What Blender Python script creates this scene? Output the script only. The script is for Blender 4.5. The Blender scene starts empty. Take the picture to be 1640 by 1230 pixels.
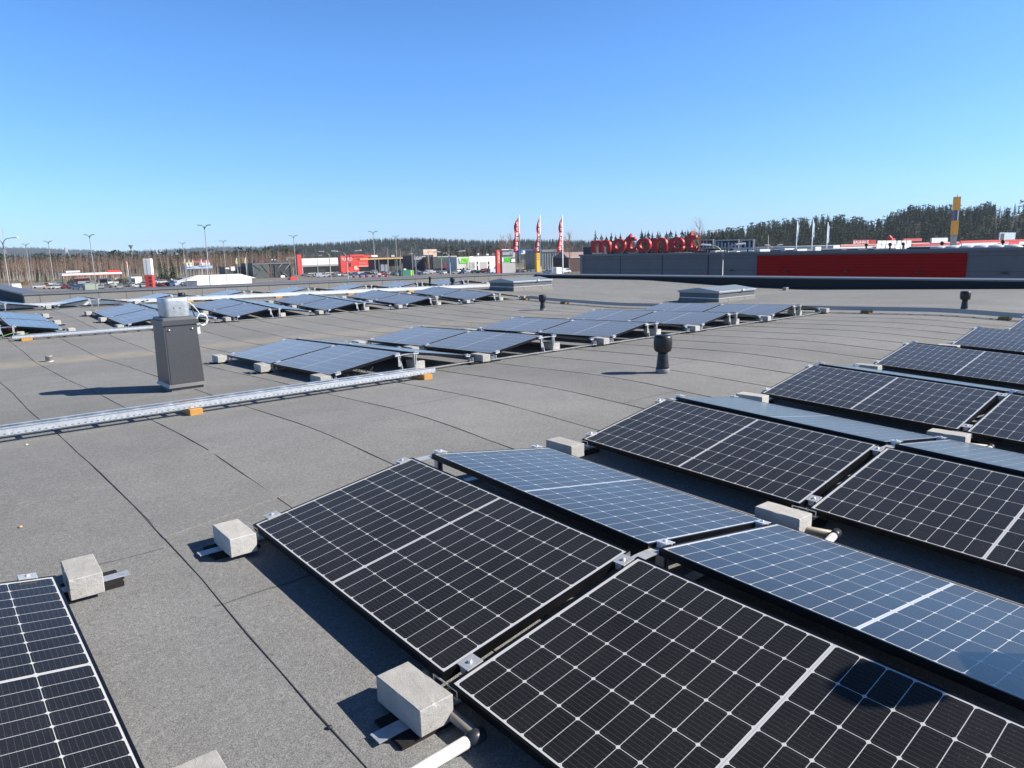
import bpy, bmesh, math, random
import numpy as np
from mathutils import Vector, Matrix

random.seed(7)
rng = np.random.default_rng(11)
sc = bpy.context.scene
COL = sc.collection
R = math.radians

# ------------------------------------------------------------------ camera
HC = 9.0                     # eye height above the street
F = 1144.995                 # focal length in pixels of a 1640 px wide frame
PIT, ROL, YAW = -0.1830047, 0.0242518, -0.7025605


def rot(rx, ry, rz):
    return (Matrix.Rotation(rz, 3, 'Z') @ Matrix.Rotation(rx, 3, 'X') @ Matrix.Rotation(ry, 3, 'Y'))


M = rot(PIT, ROL, YAW)       # camera (right, forward, up) -> world
CAM = Vector((0, 0, HC))
cd = bpy.data.cameras.new('camera')
cd.sensor_fit = 'HORIZONTAL'
cd.sensor_width = 36.0
cd.lens = F / 1640 * 36
cd.clip_start = 0.05
cd.clip_end = 20000
cam = bpy.data.objects.new('camera', cd)
COL.objects.link(cam)
right, fwd, up = M.col[0], M.col[1], M.col[2]
mw = Matrix.Identity(4)
for i in range(3):
    mw[i][0], mw[i][1], mw[i][2] = right[i], up[i], -fwd[i]
    mw[i][3] = CAM[i]
cam.matrix_world = mw
sc.camera = cam

# ------------------------------------------------------------------ sky, sun, exposure
SUN_DIR = Vector((0.74, -0.67, 0)).normalized()
SUN_EL = R(35)
SUN_ROT = math.atan2(SUN_DIR.x, SUN_DIR.y)
wd = bpy.data.worlds.new('World')
sc.world = wd
wd.use_nodes = True
wn = wd.node_tree
sky = wn.nodes.new('ShaderNodeTexSky')
sky.sky_type = 'NISHITA'
sky.sun_disc = False
sky.sun_elevation = SUN_EL
sky.sun_rotation = SUN_ROT
sky.altitude = 100
sky.air_density = 0.6
sky.dust_density = 0.2
sky.ozone_density = 4.0
hs = wn.nodes.new('ShaderNodeHueSaturation')
hs.inputs['Saturation'].default_value = 1.165
hs.inputs['Hue'].default_value = 0.5
wn.links.new(sky.outputs[0], hs.inputs['Color'])
# sky dimmed near the horizon; unseen sky overhead darkened to weaken fill light
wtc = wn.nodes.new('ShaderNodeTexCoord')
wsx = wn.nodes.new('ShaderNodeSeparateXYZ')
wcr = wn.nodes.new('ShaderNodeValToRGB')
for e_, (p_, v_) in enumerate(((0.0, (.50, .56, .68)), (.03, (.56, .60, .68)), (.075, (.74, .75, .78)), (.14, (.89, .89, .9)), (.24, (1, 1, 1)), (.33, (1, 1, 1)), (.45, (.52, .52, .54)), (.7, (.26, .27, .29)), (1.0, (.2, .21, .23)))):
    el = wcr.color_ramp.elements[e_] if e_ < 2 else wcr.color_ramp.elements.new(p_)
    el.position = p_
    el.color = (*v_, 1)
wmx = wn.nodes.new('ShaderNodeMix')
wmx.data_type = 'RGBA'
wmx.blend_type = 'MULTIPLY'
wmx.inputs[0].default_value = 1.0
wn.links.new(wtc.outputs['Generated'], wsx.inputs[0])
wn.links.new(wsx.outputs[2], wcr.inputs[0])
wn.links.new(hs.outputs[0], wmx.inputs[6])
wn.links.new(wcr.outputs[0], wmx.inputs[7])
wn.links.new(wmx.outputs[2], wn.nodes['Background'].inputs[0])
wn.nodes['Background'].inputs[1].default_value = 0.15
sd = bpy.data.lights.new('sun', 'SUN')
sd.energy = 4.55
sd.angle = R(0.53)
sd.color = (1.0, 0.93, 0.82)
sun = bpy.data.objects.new('sun', sd)
COL.objects.link(sun)
sv = Vector((SUN_DIR.x * math.cos(SUN_EL), SUN_DIR.y * math.cos(SUN_EL), math.sin(SUN_EL)))
sun.rotation_euler = (-sv).to_track_quat('-Z', 'Y').to_euler()
sun.location = sv * 60
sc.view_settings.view_transform = 'Standard'
sc.view_settings.look = 'None'
sc.view_settings.exposure = 0.82
sc.view_settings.gamma = 1.0
sc.cycles.max_bounces = 6
sc.cycles.use_denoising = True


# ------------------------------------------------------------------ helpers
def ray(u, v):
    return M @ Vector(((u - 820) / F, 1.0, -(v - 615) / F))


def aim(u, v, D):
    """world point seen at photo position (u, v), D metres deep"""
    return CAM + ray(u, v) * D


def flat(u, D, z=0.0):
    """point at height z straight below the sight line through column u at depth D"""
    # horizon row of this column
    lo, hi = 0.0, 1230.0
    for _ in range(40):
        m = (lo + hi) / 2
        if ray(u, m).z > 0:
            lo = m
        else:
            hi = m
    p = CAM + ray(u, lo) * D
    return Vector((p.x, p.y, z))


def tag(o, label=None, cat=None, group=None, kind=None):
    if label: o['label'] = label
    if cat: o['category'] = cat
    if group: o['group'] = group
    if kind: o['kind'] = kind
    return o


def empty(name, loc=(0, 0, 0), rz=0.0):
    o = bpy.data.objects.new(name, None)
    COL.objects.link(o)
    o.empty_display_size = 0.1
    o.location = loc
    o.rotation_euler = (0, 0, rz)
    return o


def thing(name, label, cat, loc=(0, 0, 0), rz=0.0, group=None):
    return tag(empty(name, loc, rz), label, cat, group)


class MB:
    """collects shapes and links them as one mesh object"""

    def __init__(s):
        s.v, s.f, s.mi, s.sm = [], [], [], []

    def add(s, vs, fs, mi=0, smooth=False):
        b = len(s.v)
        s.v += [tuple(x) for x in vs]
        for f in fs:
            s.f.append(tuple(b + i for i in f))
            s.mi.append(mi)
            s.sm.append(smooth)
        return s

    def box(s, x0, y0, z0, x1, y1, z1, mi=0, T=None):
        vs = [Vector((x, y, z)) for x in (x0, x1) for y in (y0, y1) for z in (z0, z1)]
        if T is not None: vs = [T @ q for q in vs]
        return s.add(vs, [(0, 1, 3, 2), (4, 6, 7, 5), (0, 4, 5, 1), (2, 3, 7, 6), (0, 2, 6, 4), (1, 5, 7, 3)], mi)

    def bbox(s, x0, y0, z0, x1, y1, z1, b, mi=0, T=None):
        """box with chamfered edges"""
        bm = bmesh.new()
        r = bmesh.ops.create_cube(bm, size=1)
        for q in bm.verts:
            q.co = Vector((x0 + (q.co.x + .5) * (x1 - x0), y0 + (q.co.y + .5) * (y1 - y0), z0 + (q.co.z + .5) * (z1 - z0)))
        bmesh.ops.bevel(bm, geom=bm.edges[:], offset=b, segments=2, affect='EDGES', profile=.5)
        bm.verts.index_update()
        vs = [q.co.copy() for q in bm.verts]
        if T is not None: vs = [T @ q for q in vs]
        s.add(vs, [[q.index for q in f.verts] for f in bm.faces], mi)
        bm.free()
        return s

    def lathe(s, prof, n=20, mi=0, T=None, smooth=True, cap=True):
        vs, fs = [], []
        for r, z in prof:
            for k in range(n):
                a = 2 * math.pi * k / n
                vs.append(Vector((r * math.cos(a), r * math.sin(a), z)))
        for i in range(len(prof) - 1):
            for k in range(n):
                k2 = (k + 1) % n
                fs.append((i * n + k, i * n + k2, (i + 1) * n + k2, (i + 1) * n + k))
        if cap:
            fs.append(tuple(range(n - 1, -1, -1)))
            fs.append(tuple((len(prof) - 1) * n + k for k in range(n)))
        if T is not None: vs = [T @ q for q in vs]
        return s.add(vs, fs, mi, smooth)

    def tube(s, pts, r, n=8, mi=0, smooth=True, r1=None):
        pts = [Vector(q) for q in pts]
        vs, fs = [], []
        prev = None
        for i, q in enumerate(pts):
            d = (pts[min(i + 1, len(pts) - 1)] - pts[max(i - 1, 0)]).normalized()
            if prev is None:
                a = Vector((0, 0, 1)) if abs(d.z) < .9 else Vector((1, 0, 0))
                prev = d.cross(a).normalized()
            e1 = (prev - d * prev.dot(d)).normalized()
            prev = e1
            e2 = d.cross(e1)
            rr = r if r1 is None else r + (r1 - r) * i / (len(pts) - 1)
            for k in range(n):
                t = 2 * math.pi * k / n
                vs.append(q + (e1 * math.cos(t) + e2 * math.sin(t)) * rr)
        for i in range(len(pts) - 1):
            for k in range(n):
                k2 = (k + 1) % n
                fs.append((i * n + k, i * n + k2, (i + 1) * n + k2, (i + 1) * n + k))
        fs.append(tuple(range(n - 1, -1, -1)))
        fs.append(tuple((len(pts) - 1) * n + k for k in range(n)))
        return s.add(vs, fs, mi, smooth)

    def mesh(s, name, mats):
        me = bpy.data.meshes.new(name)
        me.from_pydata(s.v, [], s.f)
        for m in (mats if isinstance(mats, (list, tuple)) else [mats]):
            me.materials.append(m)
        me.polygons.foreach_set('material_index', s.mi)
        me.polygons.foreach_set('use_smooth', s.sm)
        me.update()
        return me

    def build(s, name, mats, parent=None):
        return link(name, s.mesh(name, mats), parent)


def link(name, me, parent=None, M4=None):
    o = bpy.data.objects.new(name, me)
    COL.objects.link(o)
    if parent is not None: o.parent = parent
    if M4 is not None: o.matrix_local = M4
    return o


def recalc(me):
    bm = bmesh.new()
    bm.from_mesh(me)
    bmesh.ops.recalc_face_normals(bm, faces=bm.faces[:])
    bm.to_mesh(me)
    bm.free()


def add_label_text(txt, mat, size=1.0, extrude=.02, fat=0.0, name='lettering'):
    """mesh of a word: x from 0 to its width, y up, z thickness"""
    cu = bpy.data.curves.new(name, 'FONT')
    cu.body = txt
    cu.size = size
    cu.extrude = extrude
    cu.offset = fat
    cu.resolution_u = 3
    t = bpy.data.objects.new(name, cu)
    COL.objects.link(t)
    dg = bpy.context.evaluated_depsgraph_get()
    me = bpy.data.meshes.new_from_object(t.evaluated_get(dg))
    bpy.data.objects.remove(t)
    bpy.data.curves.remove(cu)
    me.materials.clear()
    me.materials.append(mat)
    me.name = name
    return me


# ------------------------------------------------------------------ materials
class NT:
    def __init__(s, name):
        s.m = bpy.data.materials.new(name)
        s.m.use_nodes = True
        s.t = s.m.node_tree
        s.b = s.t.nodes['Principled BSDF']

    def n(s, typ, **kw):
        nd = s.t.nodes.new(typ)
        for k, val in kw.items(): setattr(nd, k, val)
        return nd

    def l(s, a, b): s.t.links.new(a, b)

    def put(s, sock, x):
        if hasattr(x, 'is_linked'): s.l(x, sock)
        elif x is not None:
            if isinstance(x, (tuple, list)) and len(x) == 3 and sock.type == 'RGBA': x = (*x, 1)
            sock.default_value = x

    def m1(s, op, a, b=None, c=None, clamp=False):
        nd = s.n('ShaderNodeMath', operation=op, use_clamp=clamp)
        for i, x in enumerate((a, b, c)):
            if x is not None: s.put(nd.inputs[i], x)
        return nd.outputs[0]

    def coords(s, which='Object'):
        return s.n('ShaderNodeTexCoord').outputs[which]

    def sep(s, vec):
        nd = s.n('ShaderNodeSeparateXYZ')
        s.l(vec, nd.inputs[0])
        return nd.outputs

    def noise(s, vec, scale, detail=2, rough=.5, dist=0.0, dim='3D'):
        nd = s.n('ShaderNodeTexNoise', noise_dimensions=dim)
        s.l(vec, nd.inputs['Vector'])
        nd.inputs['Scale'].default_value = scale
        nd.inputs['Detail'].default_value = detail
        nd.inputs['Roughness'].default_value = rough
        nd.inputs['Distortion'].default_value = dist
        return nd.outputs[0]

    def ramp(s, x, a, b, lo=0.0, hi=1.0):
        nd = s.n('ShaderNodeMapRange', clamp=True)
        s.put(nd.inputs[0], x)
        for i, q in enumerate((a, b, lo, hi)): nd.inputs[i + 1].default_value = q
        return nd.outputs[0]

    def mix(s, fac, a, b, mode='MIX'):
        nd = s.n('ShaderNodeMix', data_type='RGBA', blend_type=mode)
        s.put(nd.inputs[0], fac)
        s.put(nd.inputs[6], a)
        s.put(nd.inputs[7], b)
        return nd.outputs[2]

    def scale(s, vec, xyz):
        nd = s.n('ShaderNodeMapping')
        s.l(vec, nd.inputs[0])
        nd.inputs['Scale'].default_value = xyz
        return nd.outputs[0]

    def bump(s, h, strength=.3, dist=.01):
        nd = s.n('ShaderNodeBump')
        nd.inputs['Strength'].default_value = strength
        nd.inputs['Distance'].default_value = dist
        s.l(h, nd.inputs['Height'])
        s.l(nd.outputs[0], s.b.inputs['Normal'])

    def out(s, col=None, rough=None, metal=None, spec=None):
        s.put(s.b.inputs['Base Color'], col)
        s.put(s.b.inputs['Roughness'], rough)
        s.put(s.b.inputs['Metallic'], metal)
        s.put(s.b.inputs['Specular IOR Level'], spec)
        return s.m


def simple(name, col, rough=.6, metal=0.0, var=.12, scale=6.0, spec=.5, bump=0.0, bscale=None):
    t = NT(name)
    c = t.coords()
    n = t.noise(c, scale, 4, .6)
    k = t.ramp(n, .3, .7, 1 - var, 1 + var)
    v = t.n('ShaderNodeVectorMath', operation='SCALE')
    v.inputs[0].default_value = col
    t.l(k, v.inputs[3])
    r = t.ramp(n, .3, .7, max(0, rough - .06), min(1, rough + .06))
    if bump: t.bump(t.noise(c, bscale or scale * 8, 3, .6), bump, .01)
    return t.out(v.outputs[0], r, metal, spec)


def make_felt(name, seams=True, base=(.211, .2125, .211), coarse=1.0):
    t = NT(name)
    c = t.coords()
    x, y, z = t.sep(c)
    g1 = t.noise(c, 185, 2, .8)
    g2 = t.noise(c, 46, 2, .6)
    big = t.noise(c, .45, 4, .6)
    mid = t.noise(c, 2.6, 4, .65)
    k = t.ramp(g1, .28, .72, .42, 1.58)
    k = t.m1('MULTIPLY', k, t.ramp(g2, .3, .7, .86, 1.14))
    k = t.m1('MULTIPLY', k, t.ramp(big, .3, .7, .9, 1.1))
    k = t.m1('MULTIPLY', k, t.ramp(mid, .3, .7, .93, 1.07))
    col = t.n('ShaderNodeVectorMath', operation='SCALE')
    col.inputs[0].default_value = base
    out = None
    if seams:
        wob = t.noise(t.scale(c, (.1, .35, .1)), 1.0, 3, .6)
        xs = t.m1('ADD', x, t.m1('MULTIPLY', t.m1('SUBTRACT', wob, .5), .1))
        xs = t.m1('SUBTRACT', xs, t.m1('MULTIPLY', t.m1('LESS_THAN', x, 1.28), .16))
        q = t.m1('DIVIDE', t.m1('SUBTRACT', xs, 1.665), .915)
        idx = t.m1('FLOOR', t.m1('ADD', q, .5))
        d = t.m1('MULTIPLY', t.m1('ABSOLUTE', t.m1('SUBTRACT', q, idx)), .915)
        brk = t.ramp(t.noise(c, 1.7, 3, .6), .32, .62, .009, .016)
        ln = t.m1('MULTIPLY', 0.0, brk)
        fidx = t.m1('FLOOR', q)
        wn_ = t.n('ShaderNodeTexWhiteNoise', noise_dimensions='1D')
        t.l(fidx, wn_.inputs['W'])
        h = wn_.outputs['Value']
        k = t.m1('MULTIPLY', k, t.ramp(h, 0, 1, .95, 1.05))
        # end laps of the rolls
        yy = t.m1('DIVIDE', t.m1('ADD', y, t.m1('MULTIPLY', h, 9.0)), 9.3)
        ywob = t.m1('MULTIPLY', t.m1('SUBTRACT', t.noise(c, 2.2, 2), .5), .01)
        fy = t.m1('MULTIPLY', t.m1('ABSOLUTE', t.m1('SUBTRACT', t.m1('FRACT', t.m1('ADD', yy, ywob)), .5)), 9.3)
        ln2 = t.m1('MULTIPLY', t.m1('SUBTRACT', 1.0, t.m1('DIVIDE', fy, .011), clamp=True), .75)
        ln = t.m1('MAXIMUM', ln, ln2, clamp=True)
        # pale scuffs and dried runs
        sc1 = t.noise(t.scale(c, (2.2, .9, 1)), 3.1, 5, .72, .6)
        scuff = t.m1('MULTIPLY', t.ramp(sc1, .61, .74), t.ramp(g2, .35, .6))
        sc2 = t.ramp(t.noise(c, 5.3, 3, .7), .66, .82)
        t.l(k, col.inputs[3])
        out = t.mix(t.m1('MULTIPLY', scuff, .55), col.outputs[0], (.36, .345, .32))
        out = t.mix(t.m1('MULTIPLY', sc2, .3), out, (.30, .275, .24))
        # washed-in sand along the valley
        vw = t.m1('ADD', t.m1('SUBTRACT', y, 14.55), t.m1('MULTIPLY', t.m1('SUBTRACT', t.noise(t.scale(c, (.5, .5, 1)), 1.2, 4, .6), .5), .9))
        band = t.m1('SUBTRACT', 1.0, t.m1('DIVIDE', t.m1('ABSOLUTE', vw), .62), clamp=True)
        fade = t.ramp(x, -1, 12, 1, .25)
        sand = t.m1('MULTIPLY', t.m1('MULTIPLY', t.ramp(band, 0, .6), fade), t.ramp(mid, .25, .6, .4, 1))
        out = t.mix(t.m1('MULTIPLY', sand, .75), out, (.36, .31, .245))
        out = t.mix(t.m1('MULTIPLY', ln, .9), out, (.03, .03, .032))
    else:
        t.l(k, col.inputs[3])
        # upright strips
        q = t.m1('FRACT', t.m1('DIVIDE', t.m1('ADD', x, y), .95))
        ln = t.m1('LESS_THAN', t.m1('ABSOLUTE', t.m1('SUBTRACT', q, .5)), .012)
        out = t.mix(t.m1('MULTIPLY', ln, .75), col.outputs[0], (.04, .04, .042))
    t.bump(g1, .35, .006)
    return t.out(out, .93, 0, .25)


def make_cells():
    t = NT('solar cells')
    PLL, PWW = 1.768, 1.038
    c = t.coords()
    x, y, z = t.sep(c)          # x across the panel, y along it
    pitch = (PLL / 2 - .024 - .007) / 10
    sgn = t.m1('SUBTRACT', t.m1('ABSOLUTE', t.m1('SUBTRACT', y, PLL / 2)), .007)
    qy = t.m1('DIVIDE', sgn, pitch)
    py = (PWW - 2 * .018) / 6
    qx = t.m1('DIVIDE', t.m1('SUBTRACT', x, .018), py)
    dy = t.m1('MULTIPLY', t.m1('ABSOLUTE', t.m1('SUBTRACT', qy, t.m1('ROUND', qy))), pitch)
    dx = t.m1('MULTIPLY', t.m1('ABSOLUTE', t.m1('SUBTRACT', qx, t.m1('ROUND', qx))), py)
    line = t.m1('MAXIMUM', t.m1('LESS_THAN', dy, .0012), t.m1('LESS_THAN', dx, .0011))
    dia = t.m1('LESS_THAN', t.m1('ADD', dx, dy), .0095)
    line = t.m1('MAXIMUM', line, dia)
    line = t.m1('MAXIMUM', line, t.m1('LESS_THAN', sgn, 0.0))
    line = t.m1('MAXIMUM', line, t.m1('GREATER_THAN', qy, 10.0))
    line = t.m1('MAXIMUM', line, t.m1('LESS_THAN', qx, 0.0))
    line = t.m1('MAXIMUM', line, t.m1('GREATER_THAN', qx, 6.0))
    mid = t.m1('MULTIPLY', t.m1('LESS_THAN', t.m1('ABSOLUTE', t.m1('SUBTRACT', y, PLL / 2)), .0022), 1.0)
    bb = t.m1('FRACT', t.m1('MULTIPLY', qx, 9.0))
    bus = t.m1('LESS_THAN', t.m1('ABSOLUTE', t.m1('SUBTRACT', bb, .5)), .04)
    oi = t.n('ShaderNodeObjectInfo')
    geo = t.n('ShaderNodeNewGeometry')
    cid = t.n('ShaderNodeTexWhiteNoise', noise_dimensions='3D')
    cv = t.n('ShaderNodeCombineXYZ')
    t.l(t.m1('FLOOR', qx), cv.inputs[0])
    t.l(t.m1('FLOOR', t.m1('DIVIDE', t.m1('SUBTRACT', y, PLL / 2), pitch)), cv.inputs[1])
    t.l(oi.outputs['Random'], cv.inputs[2])
    t.l(cv.outputs[0], cid.inputs['Vector'])
    ck = t.ramp(cid.outputs['Value'], 0, 1, .8, 1.25)
    cell = t.n('ShaderNodeVectorMath', operation='SCALE')
    cell.inputs[0].default_value = (.004, .0045, .0065)
    t.l(ck, cell.inputs[3])
    col = t.mix(t.m1('MULTIPLY', bus, .22), cell.outputs[0], (.16, .17, .18))
    col = t.mix(line, col, (.56, .57, .58))
    col = t.mix(mid, col, (.42, .43, .44))
    # dust and dried droplets, thicker in patches
    spots = t.ramp(t.noise(geo.outputs['Position'], 190, 1, .5), .66, .8)
    patch = t.ramp(t.noise(geo.outputs['Position'], 2.3, 4, .65), .3, .72, .15, 1.0)
    film = t.m1('ADD', .015, t.m1('MULTIPLY', patch, .016))
    dust = t.m1('ADD', film, t.m1('MULTIPLY', t.m1('MULTIPLY', spots, patch), .2))
    smear = t.ramp(t.noise(geo.outputs['Position'], 6.0, 5, .75, 1.2), .7, .82)
    dust = t.m1('ADD', dust, t.m1('MULTIPLY', smear, .03))
    col = t.mix(dust, col, (.5, .47, .43))
    rg = t.m1('ADD', .16, t.m1('MULTIPLY', patch, .1))
    m = t.out(col, rg, 0, .4)
    t.b.inputs['Sheen Weight'].default_value = .68
    t.b.inputs['Sheen Roughness'].default_value = .26
    t.b.inputs['Sheen Tint'].default_value = (1, .92, .76, 1)
    return m


def make_steel(name, base=(.62, .64, .66), rough=.42, metal=.75, holes=False):
    t = NT(name)
    c = t.coords()
    sp = t.noise(c, 26, 4, .7)
    k = t.ramp(sp, .3, .7, .85, 1.12)
    col = t.n('ShaderNodeVectorMath', operation='SCALE')
    col.inputs[0].default_value = base
    t.l(k, col.inputs[3])
    out = col.outputs[0]
    if holes:
        x, y, z = t.sep(c)
        a = t.m1('ABSOLUTE', t.m1('SUBTRACT', t.m1('FRACT', t.m1('DIVIDE', x, .05)), .5))
        b = t.m1('ABSOLUTE', t.m1('SUBTRACT', z, .016))
        h = t.m1('MULTIPLY', t.m1('LESS_THAN', a, .2), t.m1('LESS_THAN', b, .005))
        out = t.mix(t.m1('MULTIPLY', h, .6), out, (.05, .05, .05))
    return t.out(out, t.ramp(sp, .3, .7, rough - .07, rough + .1), metal, .5)


def make_concrete():
    t = NT('paver concrete')
    c = t.coords()
    oi = t.n('ShaderNodeObjectInfo')
    g = t.noise(c, 160, 3, .7)
    st = t.noise(c, 14, 4, .65)
    k = t.m1('MULTIPLY', t.ramp(g, .25, .75, .84, 1.14), t.ramp(st, .3, .7, .88, 1.1))
    k = t.m1('MULTIPLY', k, t.ramp(oi.outputs['Random'], 0, 1, .88, 1.1))
    col = t.n('ShaderNodeVectorMath', operation='SCALE')
    col.inputs[0].default_value = (.45, .437, .412)
    t.l(k, col.inputs[3])
    pit = t.ramp(t.noise(c, 60, 2, .5), .7, .78)
    out = t.mix(t.m1('MULTIPLY', pit, .5), col.outputs[0], (.2, .19, .18))
    t.bump(g, .5, .004)
    return t.out(out, .9, 0, .3)


def make_sheet_dark():
    t = NT('dark painted sheet')
    c = t.coords()
    n = t.noise(t.scale(c, (.7, .7, 1)), 1.5, 0, .4)
    t.bump(n, .35, .06)
    f = t.noise(c, 40, 3, .6)
    k = t.ramp(f, .3, .7, .92, 1.08)
    col = t.n('ShaderNodeVectorMath', operation='SCALE')
    col.inputs[0].default_value = (.09, .09, .095)
    t.l(k, col.inputs[3])
    return t.out(col.outputs[0], .38, .35, .5)


def make_wood():
    t = NT('sawn wood')
    c = t.coords()
    n = t.noise(t.scale(c, (3, 40, 40)), 3, 4, .6, .5)
    out = t.mix(t.ramp(n, .3, .7), (.62, .33, .09), (.45, .22, .055))
    return t.out(out, .7, 0, .3)


def make_ribbed(name, base, step, dark=.55, rough=.5, axis=2, w=.08):
    """profiled or panelled cladding with joints every `step` metres"""
    t = NT(name)
    c = t.coords()
    q = t.sep(c)[axis]
    fr = t.m1('ABSOLUTE', t.m1('SUBTRACT', t.m1('FRACT', t.m1('DIVIDE', q, step)), .5))
    ln = t.m1('LESS_THAN', fr, w)
    n = t.noise(c, .7, 4, .6)
    k = t.ramp(n, .3, .7, .93, 1.07)
    col = t.n('ShaderNodeVectorMath', operation='SCALE')
    col.inputs[0].default_value = base
    t.l(k, col.inputs[3])
    out = t.mix(ln, col.outputs[0], tuple(b * dark for b in base))
    return t.out(out, max(rough, .6), 0, .1)


def make_ground():
    t = NT('spring ground')
    c = t.coords()
    a = t.noise(c, .02, 5, .6)
    b = t.noise(c, .4, 4, .65)
    out = t.mix(t.ramp(a, .35, .65), (.17, .135, .085), (.115, .105, .06))
    out = t.mix(t.ramp(b, .35, .75, 0, .6), out, (.22, .18, .12))
    return t.out(out, .95, 0, .2)


def make_asphalt():
    t = NT('lot asphalt')
    c = t.coords()
    a = t.noise(c, .08, 4, .6)
    b = t.noise(c, 3, 3, .6)
    k = t.m1('MULTIPLY', t.ramp(a, .3, .7, .85, 1.15), t.ramp(b, .3, .7, .93, 1.07))
    col = t.n('ShaderNodeVectorMath', operation='SCALE')
    col.inputs[0].default_value = (.19, .175, .16)
    t.l(k, col.inputs[3])
    return t.out(col.outputs[0], .9, 0, .3)


def make_foliage(name, a, b):
    t = NT(name)
    geo = t.n('ShaderNodeNewGeometry')
    isl = geo.outputs['Random Per Island']
    n = t.noise(geo.outputs['Position'], .35, 3, .6)
    f = t.m1('ADD', t.m1('MULTIPLY', isl, .6), t.m1('MULTIPLY', n, .5), clamp=True)
    return t.out(t.mix(f, a, b), .85, 0, .2)


FELT = make_felt('roof felt')
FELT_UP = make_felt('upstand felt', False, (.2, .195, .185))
CELLS = make_cells()
ALU_BLACK = simple('black anodised frame', (.012, .012, .014), .38, .6, .1, 12)
BACKSHEET = simple('panel backsheet', (.5, .5, .5), .6, 0, .03)
STEEL = make_steel('galvanised steel', (.46, .47, .49), .5, .6)
STRIP = make_steel('galvanised strip', (.55, .58, .62), .5, .6)
TRAYM = make_steel('perforated tray steel', (.66, .69, .72), .42, .65, True)
TRAYP = make_steel('tray steel', (.66, .69, .72), .42, .65)
CLAMP = make_steel('clamp aluminium', (.66, .67, .68), .4, .5)
CONC = make_concrete()
RUBBER = simple('rubber granulate', (.022, .02, .02), .95, 0, .4, 220, .2)
SHEET = make_sheet_dark()
WOOD = make_wood()
WOOD_D = simple('dirty wood block', (.26, .17, .05), .8, 0, .5, 25)
PLAST_BLACK = simple('black vent plastic', (.012, .012, .013), .42, 0, .15, 20)
GREY_COLLAR = simple('lead grey collar', (.2, .21, .22), .6, 0, .2, 20)
PVC = simple('white conduit', (.64, .64, .63), .35, 0, .04, 15)
PVC_DARK = simple('dark pipe joint', (.03, .035, .045), .4, 0, .1)
CABLE = simple('pale cable', (.75, .74, .72), .4, 0, .05)
CABLE_BLACK = simple('black cable', (.012, .012, .012), .5)
CABLE_GREEN = simple('earth wire', (.10, .22, .03), .5)
CABLE_RED = simple('red wire', (.45, .03, .02), .5)
FAN = make_steel('fan housing steel', (.5, .54, .57), .42, .55)
COPING = simple('coping sheet', (.16, .165, .175), .5, .3, .06, 3)
COPING_LIGHT = simple('grey coping sheet', (.17, .175, .185), .45, .3, .06, 3)
KERB_SHADED = simple('shaded upstand felt', (.02, .021, .026), .85, 0, .2, 40)  # upstand felt with the parapets' shade put into its dark colour
LAMP_GREY = simple('lamp pole grey', (.27, .27, .265), .5, .3, .05)
LAMP_WHITE = simple('lamp head white', (.8, .8, .78), .4, 0, .05)
WHITE = simple('white paint', (.8, .8, .78), .5, 0, .04, .5)
RED = simple('red paint', (.62, .05, .04), .5, 0, .06, .5)
RED_DEEP = simple('deep red sign', (.46, .011, .013), .5, 0, .08, 2)
BLACKP = simple('black cladding', (.025, .027, .032), .55, 0, .1, .5)
GREYP = simple('grey cladding', (.36, .36, .355), .6, 0, .06, .5)
GLASSDARK = simple('shop window glass', (.03, .035, .04), .15, 0, .2, .3)
GREEN = simple('lime green sign', (.2, .62, .06), .5, 0, .05)
GREEN_D = simple('green container paint', (.02, .16, .09), .5, 0, .1, 1)
YELLOW = simple('yellow tower sheet', (.80, .36, .015), .5, 0, .08, .5)
BLUE = simple('blue canopy', (.08, .25, .6), .5, 0, .1, .5)
TIMBER = simple('timber fascia', (.6, .36, .14), .6, 0, .08, .5)
SALMON = simple('salmon wall', (.62, .27, .18), .7, 0, .08, .5)
GROUND = make_ground()
ASPH = make_asphalt()
SNOWROOF = simple('white roof sheet', (.86, .86, .84), .5, 0, .03, .5)
SPRUCE = make_foliage('spruce needles', (.010, .018, .012), (.035, .048, .026))
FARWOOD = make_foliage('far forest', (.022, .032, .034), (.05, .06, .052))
BARK = simple('conifer bark', (.09, .065, .045), .9, 0, .3, 3)
BIRCH = make_foliage('birch stems', (.22, .17, .13), (.5, .44, .38))
TWIG = make_foliage('bare twigs', (.19, .105, .07), (.36, .24, .17))
HILLM = simple('forest floor', (.022, .025, .018), .95, 0, .3, .05)
DRY = simple('dry field grass', (.25, .19, .10), .95, 0, .2, .1)

# ------------------------------------------------------------------ roof
_YS = np.array([-40, 5.5, 14.5, 17.5, 22.8, 70])
_ZS = np.array([-1.462 - .0406 * 45.5, -1.462, -1.70, -1.655, -1.435, -1.435])


def roof_z(x, y):
    ys = np.array([-.5, -.35, -.2, -.07, .07, .2, .35, .5]) + y
    return HC + float(np.interp(ys, _YS, _ZS).mean()) - .004 * (x - 3)


def roof_hit(u, v, dz=0.0):
    d = ray(u, v)
    lo, hi = .6, 120.0
    t = .6
    while t < 120:
        q = CAM + d * t
        if q.z < roof_z(q.x, q.y) + dz: break
        t += .05
    lo, hi = t - .05, t
    for _ in range(20):
        m = (lo + hi) / 2
        q = CAM + d * m
        if q.z < roof_z(q.x, q.y) + dz: hi = m
        else: lo = m
    return CAM + d * hi


def grid_sheet(xs, ys):
    mb = MB()
    vs = [(x, y, roof_z(x, y)) for y in ys for x in xs]
    n = len(xs)
    fs = [(j * n + i, j * n + i + 1, (j + 1) * n + i + 1, (j + 1) * n + i) for j in range(len(ys) - 1) for i in range(n - 1)]
    return mb.add(vs, fs, 0, True)


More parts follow.
